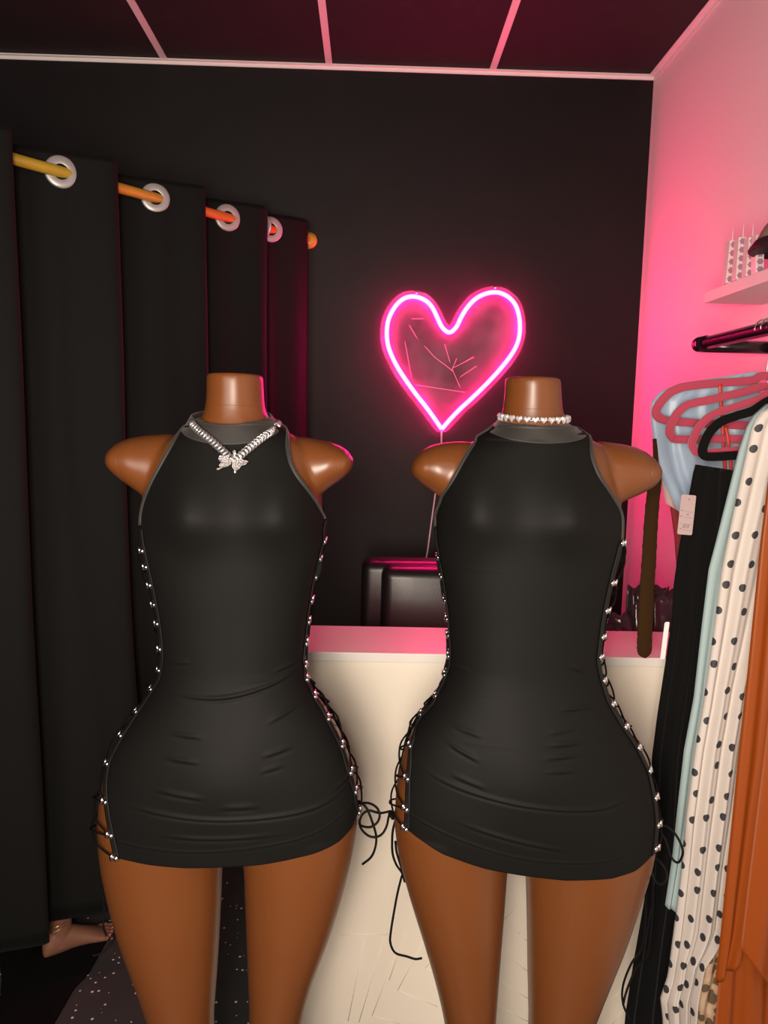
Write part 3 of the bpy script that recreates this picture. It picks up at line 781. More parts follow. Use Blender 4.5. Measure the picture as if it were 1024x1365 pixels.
Tl, man_l, bvh_l = build_mannequin(LEFT, 497, 'brown headless mannequin wearing the butterfly necklace, on the left beside the curtain', 0)
Tr, man_r, bvh_r = build_mannequin(RIGHT, 504, 'brown headless mannequin wearing the heart-stone choker, on the right beside the clothes rail', 5)
dress_l, PdL, NL, XLd, ZLd, clothL = build_dress(LEFT, Tl, bvh_l, 0, 'black sleeveless lace-up mini dress on the mannequin with the butterfly necklace')
dress_r, PdR, NRr, XRd, ZRd, clothR = build_dress(RIGHT, Tr, bvh_r, 5, 'black sleeveless lace-up mini dress on the mannequin with the heart choker')

# hanging lace ends
def cord(pts, Ys, parent, r=.0022, name='lace_end'):
    n_ = len(pts)
    Ya = np.interp(np.linspace(0, 1, n_), np.linspace(0, 1, len(Ys)), Ys)
    P = [atY(x, y, Y) for (x, y), Y in zip(pts, Ya)]
    return obj(name, tube(smooth_path(P, 8), r, 8), m_cord, parent)
S8 = lambda L: zr(L, 5.246, 470, 1030)
cord(S8([(40, 195), (80, 225), (110, 270), (140, 350), (165, 440), (160, 520), (130, 590), (70, 640)]), [1.305, 1.29, 1.29, 1.31], dress_l)
cord(S8([(45, 215), (110, 212), (165, 240), (190, 290), (175, 345), (125, 380), (65, 372), (48, 350), (70, 290), (115, 265), (160, 275), (200, 282), (270, 268)]), [1.31, 1.28, 1.27, 1.30, 1.29, 1.31], dress_r)
cord(S8([(48, 330), (60, 390), (110, 440), (165, 450), (210, 425), (240, 370), (255, 300), (272, 280)]), [1.30, 1.27, 1.28, 1.31], dress_r)
cord(S8([(285, 280), (300, 320), (285, 390), (278, 450), (280, 560), (305, 640), (345, 700), (366, 764)]), [1.31, 1.32, 1.34, 1.34], dress_r)
cord(S8([(300, 480), (310, 560), (348, 690), (340, 740), (320, 820), (300, 920), (270, 1100), (265, 1190), (300, 1260), (380, 1285), (440, 1303), (485, 1297)]), [1.33, 1.34, 1.34, 1.34, 1.33], dress_r)
kn = M([torus(atY(522, 1085, 1.31), (.4, -1, .2), .004, .0028, 14, 8), torus(atY(523, 1088, 1.305), (1, -.3, .5), .004, .0026, 14, 8)])
obj('lace_knot', kn, m_cord, dress_r)
S9 = lambda L: zr(L, 4.2, 820, 1040)
cord(S9([(232, 262), (255, 254), (300, 265), (350, 320), (380, 400), (355, 460), (315, 430), (280, 330), (245, 280)]), [1.31, 1.29, 1.27, 1.29, 1.31], dress_r)
cord(S9([(215, 430), (255, 460), (290, 520), (280, 570), (240, 580), (210, 530), (205, 460), (215, 420)]), [1.31, 1.28, 1.27, 1.31], dress_r)
cord(S9([(180, 520), (172, 640), (170, 800), (150, 940), (90, 1030), (45, 1150), (45, 1250), (85, 1345)]), [1.36, 1.37, 1.37, 1.36], dress_r)
cord(S9([(215, 520), (212, 640), (205, 800), (180, 980), (120, 1050), (65, 1180), (45, 1260)]), [1.35, 1.36, 1.38, 1.37], dress_r)
cord([(136, 1128), (133, 1150), (136, 1180), (139, 1210), (138, 1235), (142, 1247)], [1.33, 1.36, 1.36], dress_l)
cord([(140, 1125), (143, 1170), (150, 1210), (154, 1235), (150, 1255), (136, 1270), (124, 1274)], [1.34, 1.38, 1.38, 1.36], dress_l)
obj('lace_knot', torus(atY(406, 887, 1.30), (1, -.4, .3), .005, .004, 14, 8), m_cord, dress_l)

# loose cloth at the back panel's armhole corner
def flap(px_pts, parent, Yf):
    pts = smooth_path([atY(x, y, Yf) for x, y in px_pts], 5, closed=True)
    n_ = len(pts); c_ = pts.mean(0)
    V = np.vstack([c_+(pts-c_)*.8+[0, -.004, 0], pts+[0, -.0015, 0], pts+[0, .003, 0]])
    F = [tuple(range(n_)), tuple(range(3*n_-1, 2*n_-1, -1))]+[(l*n_+i, (l+1)*n_+i, (l+1)*n_+(i+1) % n_, l*n_+(i+1) % n_) for l in (0, 1) for i in range(n_)]
    obj('loose_side_cloth', (V, F), m_dress, parent)
flap([(824, 676), (828.5, 690), (829.5, 712), (829.5, 735), (828, 748), (822, 748), (818, 735), (818, 700)], dress_r, Y0+.004)
flap([(420, 738), (428, 742), (430, 752), (428, 764), (422, 774), (414, 778), (411, 765), (414, 748)], dress_l, Y0-.004)
flap([(194, 735), (199, 745), (204, 765), (208, 785), (203, 782), (197, 768), (193, 752), (192, 742)], dress_l, Y0+.0)

# ------------------------------------------------------------------ necklaces
def yfront(cloth, T, x, z, dz=.0):
    return float(cloth(np.array([x]), np.array([min(z, T.rowz(567))]))[0])
cpts = [(257, 566), (265, 574), (275, 582), (285, 590), (296, 600), (305, 608), (311, 613)]
cptsR = [(368, 570), (359, 577), (349, 584), (339, 592), (329, 600), (320, 608), (314, 613)]
neck = thing('butterfly_necklace', tuple(atY(312, 618, Y0-.1)), 'silver crystal chain necklace with butterfly pendant on left mannequin', 'necklace')
def chain_path(pp):
    out = []
    for x, y in pp:
        w = atY(x, y, Y0-.075)
        yy = min(Y0-.0, yfront(clothL, Tl, w[0], w[2])-.011)
        out.append(atY(x, y, yy))
    return out
cl, cr = chain_path(cpts), chain_path(cptsR)
# chain continues around the nape
backp = [np.array([cl[0][0]-.004, Y0-.025, cl[0][2]+.003]), np.array([cl[0][0]+.006, Y0+.03, cl[0][2]+.008]), np.array([(cl[0][0]+cr[0][0])/2, Y0+.086, cl[0][2]+.012]), np.array([cr[0][0]-.006, Y0+.03, cr[0][2]+.008]), np.array([cr[0][0]+.002, Y0-.025, cr[0][2]+.003])]
loop = smooth_path(cl[::-1]+backp+cr, 10)
arc = np.concatenate([[0], np.cumsum(np.linalg.norm(np.diff(loop, axis=0), axis=1))])
links = []
nl = int(arc[-1]/.0062)
for k in range(nl):
    s_ = arc[-1]*k/(nl-1)
    p = np.array([np.interp(s_, arc, loop[:, i]) for i in range(3)])
    p2 = np.array([np.interp(min(arc[-1], s_+.002), arc, loop[:, i]) for i in range(3)]); p1 = np.array([np.interp(max(0, s_-.002), arc, loop[:, i]) for i in range(3)])
    t = (p2-p1)/np.linalg.norm(p2-p1)
    outw = np.array([p[0]-Tl.at(1.5)[0], p[1]-Y0, .04]); outw /= np.linalg.norm(outw); outw -= t*(outw@t); outw /= np.linalg.norm(outw)
    ax = outw*.8+t*.75*(1 if k % 2 else 1)
    links.append(torus(p, ax, .0050, .0020, 12, 6, 1.2))
obj('chain', M(links), m_silver, neck)
YP = yfront(clothL, Tl, *(atY(312, 615, Y0-.1)[[0, 2]]))-.012
S3 = lambda L: zr(L, 6.83, 240, 540)
obj('bail', M([ball(atY(*S3([(495, 440)])[0], YP-.001), .0030, .0026, .0058), torus(atY(*S3([(490, 480)])[0], YP-.001), (0, -1, .2), .0022, .0009, 12, 6)]), m_stone, neck)
def wing(L, name):
    q = [atY(x, y, YP-.001) for x, y in S3(L)]
    poly = [(p[0], p[2]) for p in q]
    parts = [prism(poly, YP-.003, YP+.0005)]
    xs = [p[0] for p in poly]; zs = [p[1] for p in poly]
    def inside(x, z):
        c = False
        for i in range(len(poly)):
            (x1, z1), (x2, z2) = poly[i], poly[i-1]
            if (z1 > z) != (z2 > z) and x < (x2-x1)*(z-z1)/(z2-z1)+x1: c = not c
        return c
    for x in np.arange(min(xs), max(xs), .0021):
        for z in np.arange(min(zs), max(zs), .0021):
            if inside(x, z): parts.append(ball((x+rng.uniform(-.0003, .0003), YP-.0032, z), .00105, .0011, .00105, 6, 4))
    obj('wing', M(parts), m_stone, neck, False)
wing([(482, 508), (440, 465), (400, 458), (362, 460), (350, 490), (375, 520), (440, 530), (475, 520)], 'wing')
wing([(470, 520), (430, 532), (375, 525), (356, 545), (378, 565), (345, 575), (332, 588), (352, 590), (388, 566), (432, 556), (462, 540)], 'wing')
wing([(488, 510), (545, 488), (590, 500), (625, 513), (592, 545), (555, 552), (520, 540)], 'wing')
wing([(480, 520), (525, 540), (556, 556), (540, 582), (518, 590), (513, 618), (498, 618), (496, 588), (474, 560)], 'wing')
a_, b_ = atY(*S3([(470, 470)])[0], YP-.003), atY(*S3([(500, 560)])[0], YP-.003)
obj('butterfly_body', tube([a_, (a_+b_)/2, b_], [.0012, .0022, .0010], 8), m_stone, neck)

choker = thing('heart_choker', tuple(atY(711, 562, Y0)), 'silver choker of heart-shaped clear stones around right mannequin\'s neck', 'necklace')
cc = atY(711.5, 560, Y0); Ra = (atY(758.5, 560, Y0)[0]-atY(663.5, 560, Y0)[0])/2
def heart_poly(s):
    out = []
    for t in np.linspace(0, 2*math.pi, 22, endpoint=False):
        out.append((s*16*math.sin(t)**3/17, s*(13*math.cos(t)-5*math.cos(2*t)-2*math.cos(3*t)-math.cos(4*t)+2.5)/17))
    return np.array(out)
HS = heart_poly(.0070)
NH = 27
for k in range(NH):
    t = 2*math.pi*(k+.5)/NH
    d_ = np.array([math.cos(t), math.sin(t), 0]); Rb = Ra*.97
    zoff = .004*max(0, math.sin(t))-.0050*max(0, -math.sin(t))**1.5+.004
    c = np.array([cc[0]+(Ra-.003)*d_[0], Y0+(Rb+.004)*d_[1], cc[2]+zoff])
    nrm = np.array([d_[0]/Ra, d_[1]/Rb, 0]); nrm /= np.linalg.norm(nrm); tan = np.array([-nrm[1], nrm[0], 0])
    rings = []
    for sc_, h in ((.96, -.001), (1.0, .0006), (.72, .0030), (.35, .0036)):
        rings.append(np.array([c+tan*u*sc_*.92+np.array([0, 0, 1.0])*w*sc_+nrm*h for u, w in HS]))
    if k == 0:
        pass
    obj('heart_stone', loft(rings), m_heart, choker, False)
rp = np.array([[cc[0]+(Ra-.0045)*math.cos(t), Y0+(Ra*.97+.0025)*math.sin(t), cc[2]+.004+.004*max(0, math.sin(t))-.005*max(0, -math.sin(t))**1.5] for t in np.linspace(0, 2*math.pi, 60, endpoint=False)])
obj('chain', tube(rp, .0011, 6, closed=True), m_silver, choker)

# ------------------------------------------------------------------ curtain and rod
ZRD = atY(412, 320, DB-.012)[2]
pe = atY(412, 320, DB-.012)[:2]
qn = atZ(0, 207, ZRD)[:2]
uR = (qn-pe)/np.linalg.norm(qn-pe)
nR = np.array([-uR[1], uR[0]])
if nR@(-qn) < 0: nR = -nR
def srod(px, py): return float((atZ(px, py, ZRD)[:2]-pe)@uR)
gs = [srod(408, 319), srod(370, 304), srod(356, 301), srod(313, 288), srod(267, 277), srod(210, 263), srod(145, 245), srod(82, 229), srod(2, 207)]
RODL = gs[-1]+.62
rod = thing('curtain_rod', (pe[0], pe[1], ZRD), 'golden wooden curtain rod running diagonally to the black wall', 'curtain rod')
a_ = np.array([pe[0], pe[1], ZRD]); b_ = np.array([*(pe+uR*RODL), ZRD])
obj('rod', tube([a_+[*(uR*.012), 0], b_], .0155, 20), m_rod, rod)
obj('wall_socket', M([lathe([(.030, 0), (.030, .006), (.026, .011), (.022, .013), (.022, .02), (.0165, .022)], (pe[0], DB-.001, ZRD), (0, -1, 0), 28)]), m_rod, rod)
gcont = gs+[gs[-1]+.15*i for i in range(1, 5)]
def phase(s):
    """half a wave between consecutive grommets"""
    return np.interp(s, [-.02]+gcont, [-.3]+list(range(len(gcont))))*math.pi
AMP = .052
S0, S1 = gs[0]-.018, gcont[-1]
ns = 520; ss = np.linspace(S0, S1, ns)
# grommets 0 (nearest wall) .. ; the wave is forward just after index 0->1, 2->3 ...
ZT, ZB = ZRD+.056, .165
rows = []
zl = np.concatenate([np.linspace(ZT, ZRD-.12, 12), np.linspace(ZRD-.2, ZB, 46)])
for z in zl:
    fr = (ZRD-z)/(ZRD-ZB)
    ph = phase(ss)
    amp = AMP*np.interp(ss, [0, .15, .35, .6, 2], [.62, .75, 1.0, 1.15, 1.2])
    d_ = np.sin(ph)*amp*(1+.12*math.sin(fr*3))
    # fuller, flatter pleat fronts
    d_ = d_-.0058*np.sin(3*ph)
    d_ = d_+.0045*np.sin(ss*58+1.0+fr*.8)*(.35+fr)+.003*np.sin(ss*97+fr*2)
    d_ = d_+.006*np.sin(ss*37+fr*5)*fr+.004*np.sin(ss*61-fr*9)*fr
    sl = -.92*d_
    # someone stands behind: the cloth leans out towards the hem
    g = np.exp(-((ss-(gs[6]+gs[7])/2)/.42)**2)
    d_ = d_+.24*g*np.clip(fr-.35, 0, 1)**1.4
    s2 = ss+sl
    rows.append(np.stack([pe[0]+uR[0]*s2+nR[0]*d_, pe[1]+uR[1]*s2+nR[1]*d_, np.full(ns, z)+(.004*np.sin(ss*23) if z == zl[-1] else 0)], 1))
rows = np.array(rows)
rows[:, :, 1] = np.minimum(rows[:, :, 1], DB-.006)
curt = thing('grommet_curtain', (float(rows[-1, :, 0].mean()), float(rows[-1, :, 1].mean()), ZB-.004), 'floor-length black grommet curtain hanging from the golden rod on the left', 'curtain')
V, F = grid(rows)
cu = obj('curtain_cloth', (V, F), m_curtain, curt); mod_solid(cu, .002, 0)
for i, s_ in enumerate(gcont):
    k = int(np.argmin(np.abs(ss-s_)))
    zi = int(np.argmin(np.abs(zl-ZRD)))
    k = min(max(k, 3), ns-4)
    t = rows[zi, k+3]-rows[zi, k-3]; t[2] = 0; t /= np.linalg.norm(t)
    nrm = np.array([t[1], -t[0], 0])
    c = np.array([*(pe+uR*s_), ZRD])
    Ro, Ri_ = .044, .0215
    vf = lathe([(Ri_, -.0045), (Ri_+.003, -.0055), (Ro-.004, -.0045), (Ro, -.002), (Ro, .002), (Ro-.004, .0045), (Ri_+.003, .0055), (Ri_, .0045), (Ri_, -.0045)], c, nrm, 30)
    vf = (vf[0], vf[1][:-2])
    obj('grommet', vf, m_grom, curt)
hemz = []

# ------------------------------------------------------------------ person behind the curtain (only one foot shows)
heel = atZ(62, 1272, 0.012); toe = atZ(147, 1243, 0.012)
dirf = toe-heel; dirf[2] = 0; L_ = np.linalg.norm(dirf); dirf /= L_
side = np.array([dirf[1], -dirf[0], 0])
per = thing('person', tuple((heel+toe)/2*[1, 1, 0]), 'person hidden behind the black curtain, only a bare foot with ankle chains showing', 'person')
fr_ = []
SEC = [(-.012, .008, .030, .010), (-.008, .018, .050, .0), (.0, .024, .068, 0), (.02, .028, .090, 0), (.05, .028, .092, 0), (.08, .029, .078, .004), (.11, .031, .062, .004), (.14, .034, .050, .003), (.165, .037, .040, .001), (.185, .038, .032, 0), (.198, .034, .026, 0)]
kL = L_/.215
for s_, w, h, lift in SEC:
    t = np.linspace(0, 2*math.pi, 28, endpoint=False)
    c = heel+dirf*s_*kL
    ring = [c+side*w*math.cos(u)*(1.0)+np.array([0, 0, lift-.008+max(0.0, h/2+h/2*math.sin(u))]) for u in t]
    fr_.append(np.array(ring))
parts = [loft(fr_)]
leg = []
for z, off, rx, ry in ((.02, .034, .028, .030), (.06, .036, .028, .032), (.09, .036, .029, .033), (.12, .034, .030, .034), (.17, .032, .032, .036), (.24, .026, .038, .042), (.32, .020, .046, .050), (.40, .018, .050, .052), (.46, .020, .046, .048)):
    t = np.linspace(0, 2*math.pi, 28, endpoint=False)
    c = heel+dirf*(off+.012+.22*max(0, z-.12))*kL+np.array([0, 0, z-.004])
    leg.append(np.array([c+side*rx*math.cos(u)+dirf*ry*math.sin(u) for u in t]))
parts.append(loft(leg))
nails = []
for i, (o_, st, ln, r) in enumerate(((-.027, .188, .034, .0115), (-.009, .192, .030, .0088), (.006, .190, .026, .0082), (.019, .184, .022, .0078), (.030, .174, .019, .0074))):
    a0 = heel+dirf*(st-.03)*kL+side*o_*.9+np.array([0, 0, .012]); a1 = heel+dirf*(st+.3*ln)*kL+side*o_*1.05+np.array([0, 0, .011]); a2 = heel+dirf*(st+ln)*kL+side*o_*1.05+np.array([0, 0, .004])
    parts.append(tube(smooth_path([a0, a1, a2], 5), np.concatenate([np.full(6, r*.92), np.linspace(r, r*.72, 5)]), 12))
    parts.append(ball(a2, r*.86, r*.86, r*.8))
    nails.append(ball(a2+np.array([0, 0, r*.55])+dirf*.002, .005, .005, .002, 8, 5))
pb = obj('bare_foot', M(parts), m_person, per)
rm = pb.modifiers.new('remesh', 'REMESH'); rm.mode = 'VOXEL'; rm.voxel_size = .003; rm.use_smooth_shade = True
sm = pb.modifiers.new('smooth', 'SMOOTH'); sm.factor = .5; sm.iterations = 5
for nl_ in nails: obj('toenail', nl_, m_nail, per)
for z, tilt in ((.088, .010), (.100, .006)):
    c = heel+dirf*.036*kL+np.array([0, 0, z])
    pth = [c+side*.0325*math.cos(u)+dirf*.0365*math.sin(u)+np.array([0, 0, tilt*math.sin(u)]) for u in np.linspace(0, 2*math.pi, 40, endpoint=False)]
    obj('anklet', tube(pth, .0014, 6, closed=True), m_gold, per)

# black cloth lying on the floor in front of the curtain
pl = [(0, 1330), (0, 1250), (60, 1262), (120, 1240), (150, 1236), (133, 1272), (117, 1300), (100, 1318), (88, 1338), (72, 1366), (40, 1420), (-60, 1420)]
fp_ = [atZ(x, y, 0) for x, y in pl]
poly = smooth_path([p[:2] for p in fp_], 4, closed=True)
n_ = len(poly)
cx_ = poly.mean(0)
V = [(*p, .0005) for p in poly]+[(*p, .006) for p in poly]+[(*(cx_+(p-cx_)*.96), .010) for p in poly]+[(*(cx_+(p-cx_)*.5), .0105) for p in poly]+[(*cx_, .0105)]
F = []
for l in range(3): F += [(l*n_+i, l*n_+(i+1) % n_, (l+1)*n_+(i+1) % n_, (l+1)*n_+i) for i in range(n_)]
F += [(3*n_+i, 3*n_+(i+1) % n_, 4*n_) for i in range(n_)]+[tuple(range(n_))[::-1]]
o = obj('floor_cloth', (V, F), m_mat); tag(o, 'black cloth lying on the speckled floor under the bare foot', 'cloth')

# ------------------------------------------------------------------ office chair behind the desk
YC = 2.42
cA = atY(482, 760, YC); zt_ = atY(540, 750, YC)[2]
xl_ = cA[0]; wch = .62
cxc = xl_+wch/2
chair = thing('office_chair', (cxc, YC+.1, 0), 'black leather office chair behind the reception desk', 'chair')
def rbox(x0, x1, y0, y1, z0, z1, r, name, bulge=0, mat=m_leather, par=chair):
    bm = bmesh.new()
    v_, f_ = box(x0, x1, y0, y1, z0, z1)
    vs = [bm.verts.new(p) for p in v_]
    for q in f_: bm.faces.new([vs[i] for i in q])
    bmesh.ops.recalc_face_normals(bm, faces=bm.faces)
    bmesh.ops.bevel(bm, geom=list(bm.edges), offset=r, segments=5, profile=.5, affect='EDGES')
    bmesh.ops.subdivide_edges(bm, edges=[e for e in bm.edges if e.calc_length() > .06], cuts=5, use_grid_fill=True)
    V = np.array([v.co[:] for v in bm.verts]); F = [tuple(v.index for v in f.verts) for f in bm.faces]
    bm.verts.index_update(); F = [tuple(v.index for v in f.verts) for f in bm.faces]
    if bulge:
        u = (V[:, 0]-(x0+x1)/2)/((x1-x0)/2); w = (V[:, 2]-(z0+z1)/2)/((z1-z0)/2)
        V[:, 1] -= bulge*np.clip(1-u**2, 0, 1)*np.clip(1-w**2, 0, 1)
    bm.free()
    return obj(name, (V, F), mat, par)
rbox(xl_, xl_+wch, YC, YC+.13, .52, zt_, .032, 'backrest')
cl_ = atY(509, 760, YC-.05)[0]
rbox(cl_, xl_+wch-.06, YC-.07, YC+.04, .50, zt_-.006, .034, 'back_cushion', .018)
# side bolsters wrap forward
rbox(xl_+.02, xl_+wch-.02, YC-.42+.32, YC+.10, .42, .52, .04, 'seat')
obj('pedestal', tube([(cxc, YC+.05, .06), (cxc, YC+.05, .43)], .028, 16), m_rail, chair)
for k in range(5):
    t = 2*math.pi*k/5+.3
    e = np.array([cxc+.26*math.cos(t), YC+.16+.26*math.sin(t)*.85, .05])
    lg = obj('leg', tube([(cxc, YC+.05, .085), ((cxc+e[0])/2, (YC+.05+e[1])/2, .08), e+[0, 0, .012]], [.022, .018, .013], 10), m_rail, chair)
    obj('caster', lathe([(.012, -.012), (.025, -.01), (.025, .01), (.012, .012)], (e[0], e[1], .025), (-math.sin(t), math.cos(t), 0), 16), m_rail, lg)
for sx in (-1, 1):
    x = cxc+sx*(wch/2-.03)
    obj('armrest', tube(smooth_path([(x, YC+.02, .70), (x, YC-.04, .71), (x, YC-.09, .68), (x, YC-.09, .55), (x, YC-.03, .47)], 6), .017, 10), m_leather, chair)

# ------------------------------------------------------------------ black plastic mailer bags on the desk worktop
def sheet(c, ax, ay, w, h, t, seedv):
    r = np.random.default_rng(seedv)
    nx, ny = 14, 10
    ax = np.asarray(ax, float); ax /= np.linalg.norm(ax); ay = np.asarray(ay, float); ay -= ax*(ax@ay); ay /= np.linalg.norm(ay); az = np.cross(ax, ay)
    ph = r.uniform(0, 6, 6)
    P = np.zeros((ny, nx, 3))
    for i in range(ny):
        for j in range(nx):
            u, v_ = j/(nx-1)-.5, i/(ny-1)
            wob = .4*(0.006)*math.sin(u*9+ph[0]+v_*3)+.004*math.sin(v_*11+ph[1]+u*7)+.003*math.sin(u*23+ph[2])
            edge = .006*math.sin(u*17+ph[3]) if i == ny-1 else 0
            P[i, j] = np.asarray(c)+ax*u*w+ay*(v_*h+edge)+az*wob
    a = grid(P); b = grid(P+az*t)
    n_ = nx*ny
    V = np.vstack([a[0], b[0]]); F = list(a[1])+[tuple(i+n_ for i in q[::-1]) for q in b[1]]
    per_ = [j for j in range(nx)]+[i*nx+nx-1 for i in range(1, ny)]+[(ny-1)*nx+j for j in range(nx-2, -1, -1)]+[i*nx for i in range(ny-2, 0, -1)]
    F += [(per_[i], per_[(i+1) % len(per_)], per_[(i+1) % len(per_)]+n_, per_[i]+n_) for i in range(len(per_))]
    return V, F
YM = YDB+.06
zb_ = WT+.002
specs = []
zt_m = atY(840, 802, YM)[2]
hM = zt_m-zb_
for k in range(7):
    yk = YM+.010*k
    xt = atY(833-k*4.4, 806, yk)[0]
    hk = hM*1.0+.002*k
    lean_ = -.42+.02*k
    specs.append(((xt-lean_*hk+.055, yk, zb_), (1, .06, .0), (lean_, .04, 1), .11, hk*1.08, .003))
xr1 = atY(872, 830, YM+.02)[0]
specs += [((xr1+.03, YM+.03, zb_), (1, .1, 0), (.10, .10, 1), .16, hM*.99, .005), ((xr1+.05, YM+.055, zb_), (1, -.1, 0), (.14, .10, 1), .18, hM*1.03, .005)]
xlm = atY(812, 832, YM)[0]
specs += [((xlm+.02, YM-.01, zb_), (1, .2, 0), (.12, .25, 1), .09, hM*.66, .005), ((xlm+.05, YM+.0, zb_), (1, .1, 0), (.06, .25, 1), .10, hM*.8, .005)]
lab = ['front sheet of the fanned black plastic bags behind the ledge', 'second black plastic bag in the fan behind the ledge', 'third black plastic bag in the fan behind the ledge', 'fourth black plastic bag in the fan behind the ledge',
       'fifth black plastic bag in the fan behind the ledge', 'sixth black plastic bag in the fan behind the ledge', 'rearmost black plastic bag in the fan behind the ledge', 'glossy black plastic bag right of the hanging brown belt',
       'black plastic bag behind the one right of the brown belt', 'short slumped black plastic bag nearest the right mannequin', 'low black plastic bag just left of the fanned bags']
for k, sp in enumerate(specs):
    o = obj('plastic_bag', sheet(*sp, 40+k), m_foil); tag(o, lab[k], 'bag', 'black plastic bags piled on the desk')

# ------------------------------------------------------------------ wall shelf
yS = 2.05
zS = atY(938.7, 404.3, yS)[2]; xS = atY(938.7, 404.3, yS)[0]
zS1 = atY(937.5, 389.5, yS)[2]
o = obj('wall_shelf', box(xS, XR-.001, .55, yS, zS, zS1), m_shelf, None, False); mod_bevel(o, .0015)
tag(o, 'white floating shelf on the pink-lit right wall above the clothes rail', 'shelf')
# boxes of patterned strips on the shelf
m_stripcard = pmat('white_strip_card', (.78, .68, .66), .3)
m_flower = pmat('mauve_print', (.42, .19, .30), .4)
def strip_box(x0, x1, ytop, ybot, Yd, lean, label):
    A, B = atY(x0, ybot, Yd), atY(x1, ybot, Yd); Cc = atY((x0+x1)/2, ytop, Yd)
    w = (B[0]-A[0])/2; h = (Cc[2]-zS1)
    b0 = np.array([(A[0]+B[0])/2, Yd, zS1])
    up = np.array([lean, 0, 1.0]); up /= np.linalg.norm(up); rt = np.array([up[2], 0, -up[0]])
    r_ = thing('lash_strip_box', tuple(b0), label, 'box', 'patterned strip boxes on the wall shelf')
    lift = abs(lean)*w
    bx = obj('case', obox(b0+up*(h/2+lift), rt*w, np.array([0, .012, 0]), up*h/2), m_stripcard, r_, False); mod_bevel(bx, .0012)
    for k in range(5):
        c = b0+up*(lift+h*(.10+.2*k))+np.array([0, -.0122, 0])
        pol = []
        for t in np.linspace(0, 2*math.pi, 30, endpoint=False):
            rr = w*.76*(1+.14*math.cos(6*t)); pol.append(c+rt*rr*math.cos(t)+up*rr*math.sin(t)*.95)
        V = np.array(pol+[p+np.array([0, -.0006, 0]) for p in pol]); n_ = len(pol)
        F = [tuple(range(n_, 2*n_)), tuple(range(n_))[::-1]]+[(i, (i+1) % n_, n_+(i+1) % n_, n_+i) for i in range(n_)]
        obj('flower_print', (V, F), m_flower, r_, False)
    return r_
S2 = lambda x, y: (955+x/14.84, 285+y/14.84)
def sb(x0, x1, yt, yb_, Yd, lean, lab_):
    a = S2(x0, yt); b = S2(x1, yb_); return strip_box(a[0], b[0], a[1], b[1], Yd, lean, lab_)
sb(150, 310, 545, 1300, 1.93, .03, 'leftmost patterned strip box on the white wall shelf')
sb(345, 505, 480, 1260, 1.88, -.0, 'second patterned strip box from the left on the wall shelf')
sb(540, 690, 480, 1200, 1.84, .01, 'third patterned strip box from the left on the wall shelf')
sb(740, 900, 440, 1110, 1.80, -.07, 'fourth, tilted patterned strip box on the shelf, next to the cap')
# slim clear pointed bags standing behind the boxes
m_clearp = pmat('pink_clear_plastic', (.80, .62, .66), .3)
for k, (xa, ya, lb) in enumerate(((335, 240, 'tallest-left pointed clear sleeve behind the strip boxes'), (545, 150, 'pointed clear sleeve behind the second and third strip boxes'), (735, 150, 'pointed clear sleeve behind the third and fourth strip boxes'))):
    Yd = 1.93-.03*k
    apex = atY(*S2(xa, ya), Yd); bb = zS1+.001
    hw = .0055
    V = [apex, (apex[0]-hw*.9, Yd-.006, bb), (apex[0]+hw*1.3, Yd-.006, bb), (apex[0]+hw*1.3, Yd+.006, bb), (apex[0]-hw*.9, Yd+.006, bb)]
    o = obj('pointed_sleeve', (np.array([np.array(p, float) for p in V]), [(0, 1, 2), (0, 2, 3), (0, 3, 4), (0, 4, 1), (1, 4, 3, 2)]), m_clearp, None, False)
    tag(o, lb, 'sleeve', 'pointed sleeves on the wall shelf')
# cap at the frame edge
Ycap = 1.72
capx = atY(1016, 320, Ycap)
cap = thing('cap', (capx[0]+.075, Ycap, zS1), 'taupe cap with dark underside on the shelf, cut by the frame edge', 'cap')
ca = np.array([capx[0]+.085, Ycap, atY(1016, 316, Ycap)[2]-.006])
rings = []
for p in np.linspace(0, math.pi/2*.98, 10):
    rings.append(np.array([ca+np.array([.085*math.cos(p)*math.cos(t), .085*math.cos(p)*math.sin(t), .07*math.sin(p)]) for t in np.linspace(0, 2*math.pi, 32, endpoint=False)]))
obj('crown', loft(rings, False, True), m_cap, cap)
pr = [np.array([ca[0]+r_*math.cos(t)*1.1-.012, ca[1]+r_*math.sin(t)*1.0, ca[2]-.002-.010*(r_/.1)**2]) for r_ in (.06,) for t in np.linspace(0, 2*math.pi, 32, endpoint=False)]
rings = [np.array([ca+np.array([r_*math.cos(t)-.008, r_*math.sin(t), h]) for t in np.linspace(0, 2*math.pi, 32, endpoint=False)]) for r_, h in ((.03, -.012), (.075, -.014), (.096, -.020), (.097, -.016), (.084, .003))]
obj('brim', loft(rings, True, False), m_capin, cap)
obj('sweatband', lathe([(.04, 0), (.045, .001), (.05, ca[2]-zS1-.018), (.045, ca[2]-zS1-.012)], (ca[0], ca[1], zS1), seg=24), m_capin, cap)

# ------------------------------------------------------------------ clothes rail
yR = 1.95
eR = atY(934, 459, yR); xRl = eR[0]; zRl = eR[2]
rail = thing('clothes_rail', (xRl, 1.2, zRl), 'black metal clothes rail fixed to the right wall under the shelf', 'clothes rail')
obj('rail_bar', tube([(xRl, yR, zRl), (xRl, .6, zRl)], .0155, 18), m_rail, rail)
obj('wall_arm', tube([(xRl+.002, yR, zRl-.004), (XR-.001, yR, zRl-.004)], .0155, 18), m_rail, rail)
obj('elbow', M([ball((xRl, yR, zRl), .0195, .0195, .0195, 18, 12), lathe([(.0185, -.022), (.0185, .022)], (xRl, yR-.012, zRl), (0, 1, 0), 18)]), m_rail, rail)
obj('wall_flange', lathe([(.034, 0), (.034, .005), (.018, .009)], (XR-.001, yR, zRl-.004), (-1, 0, 0), 24), m_rail, rail)

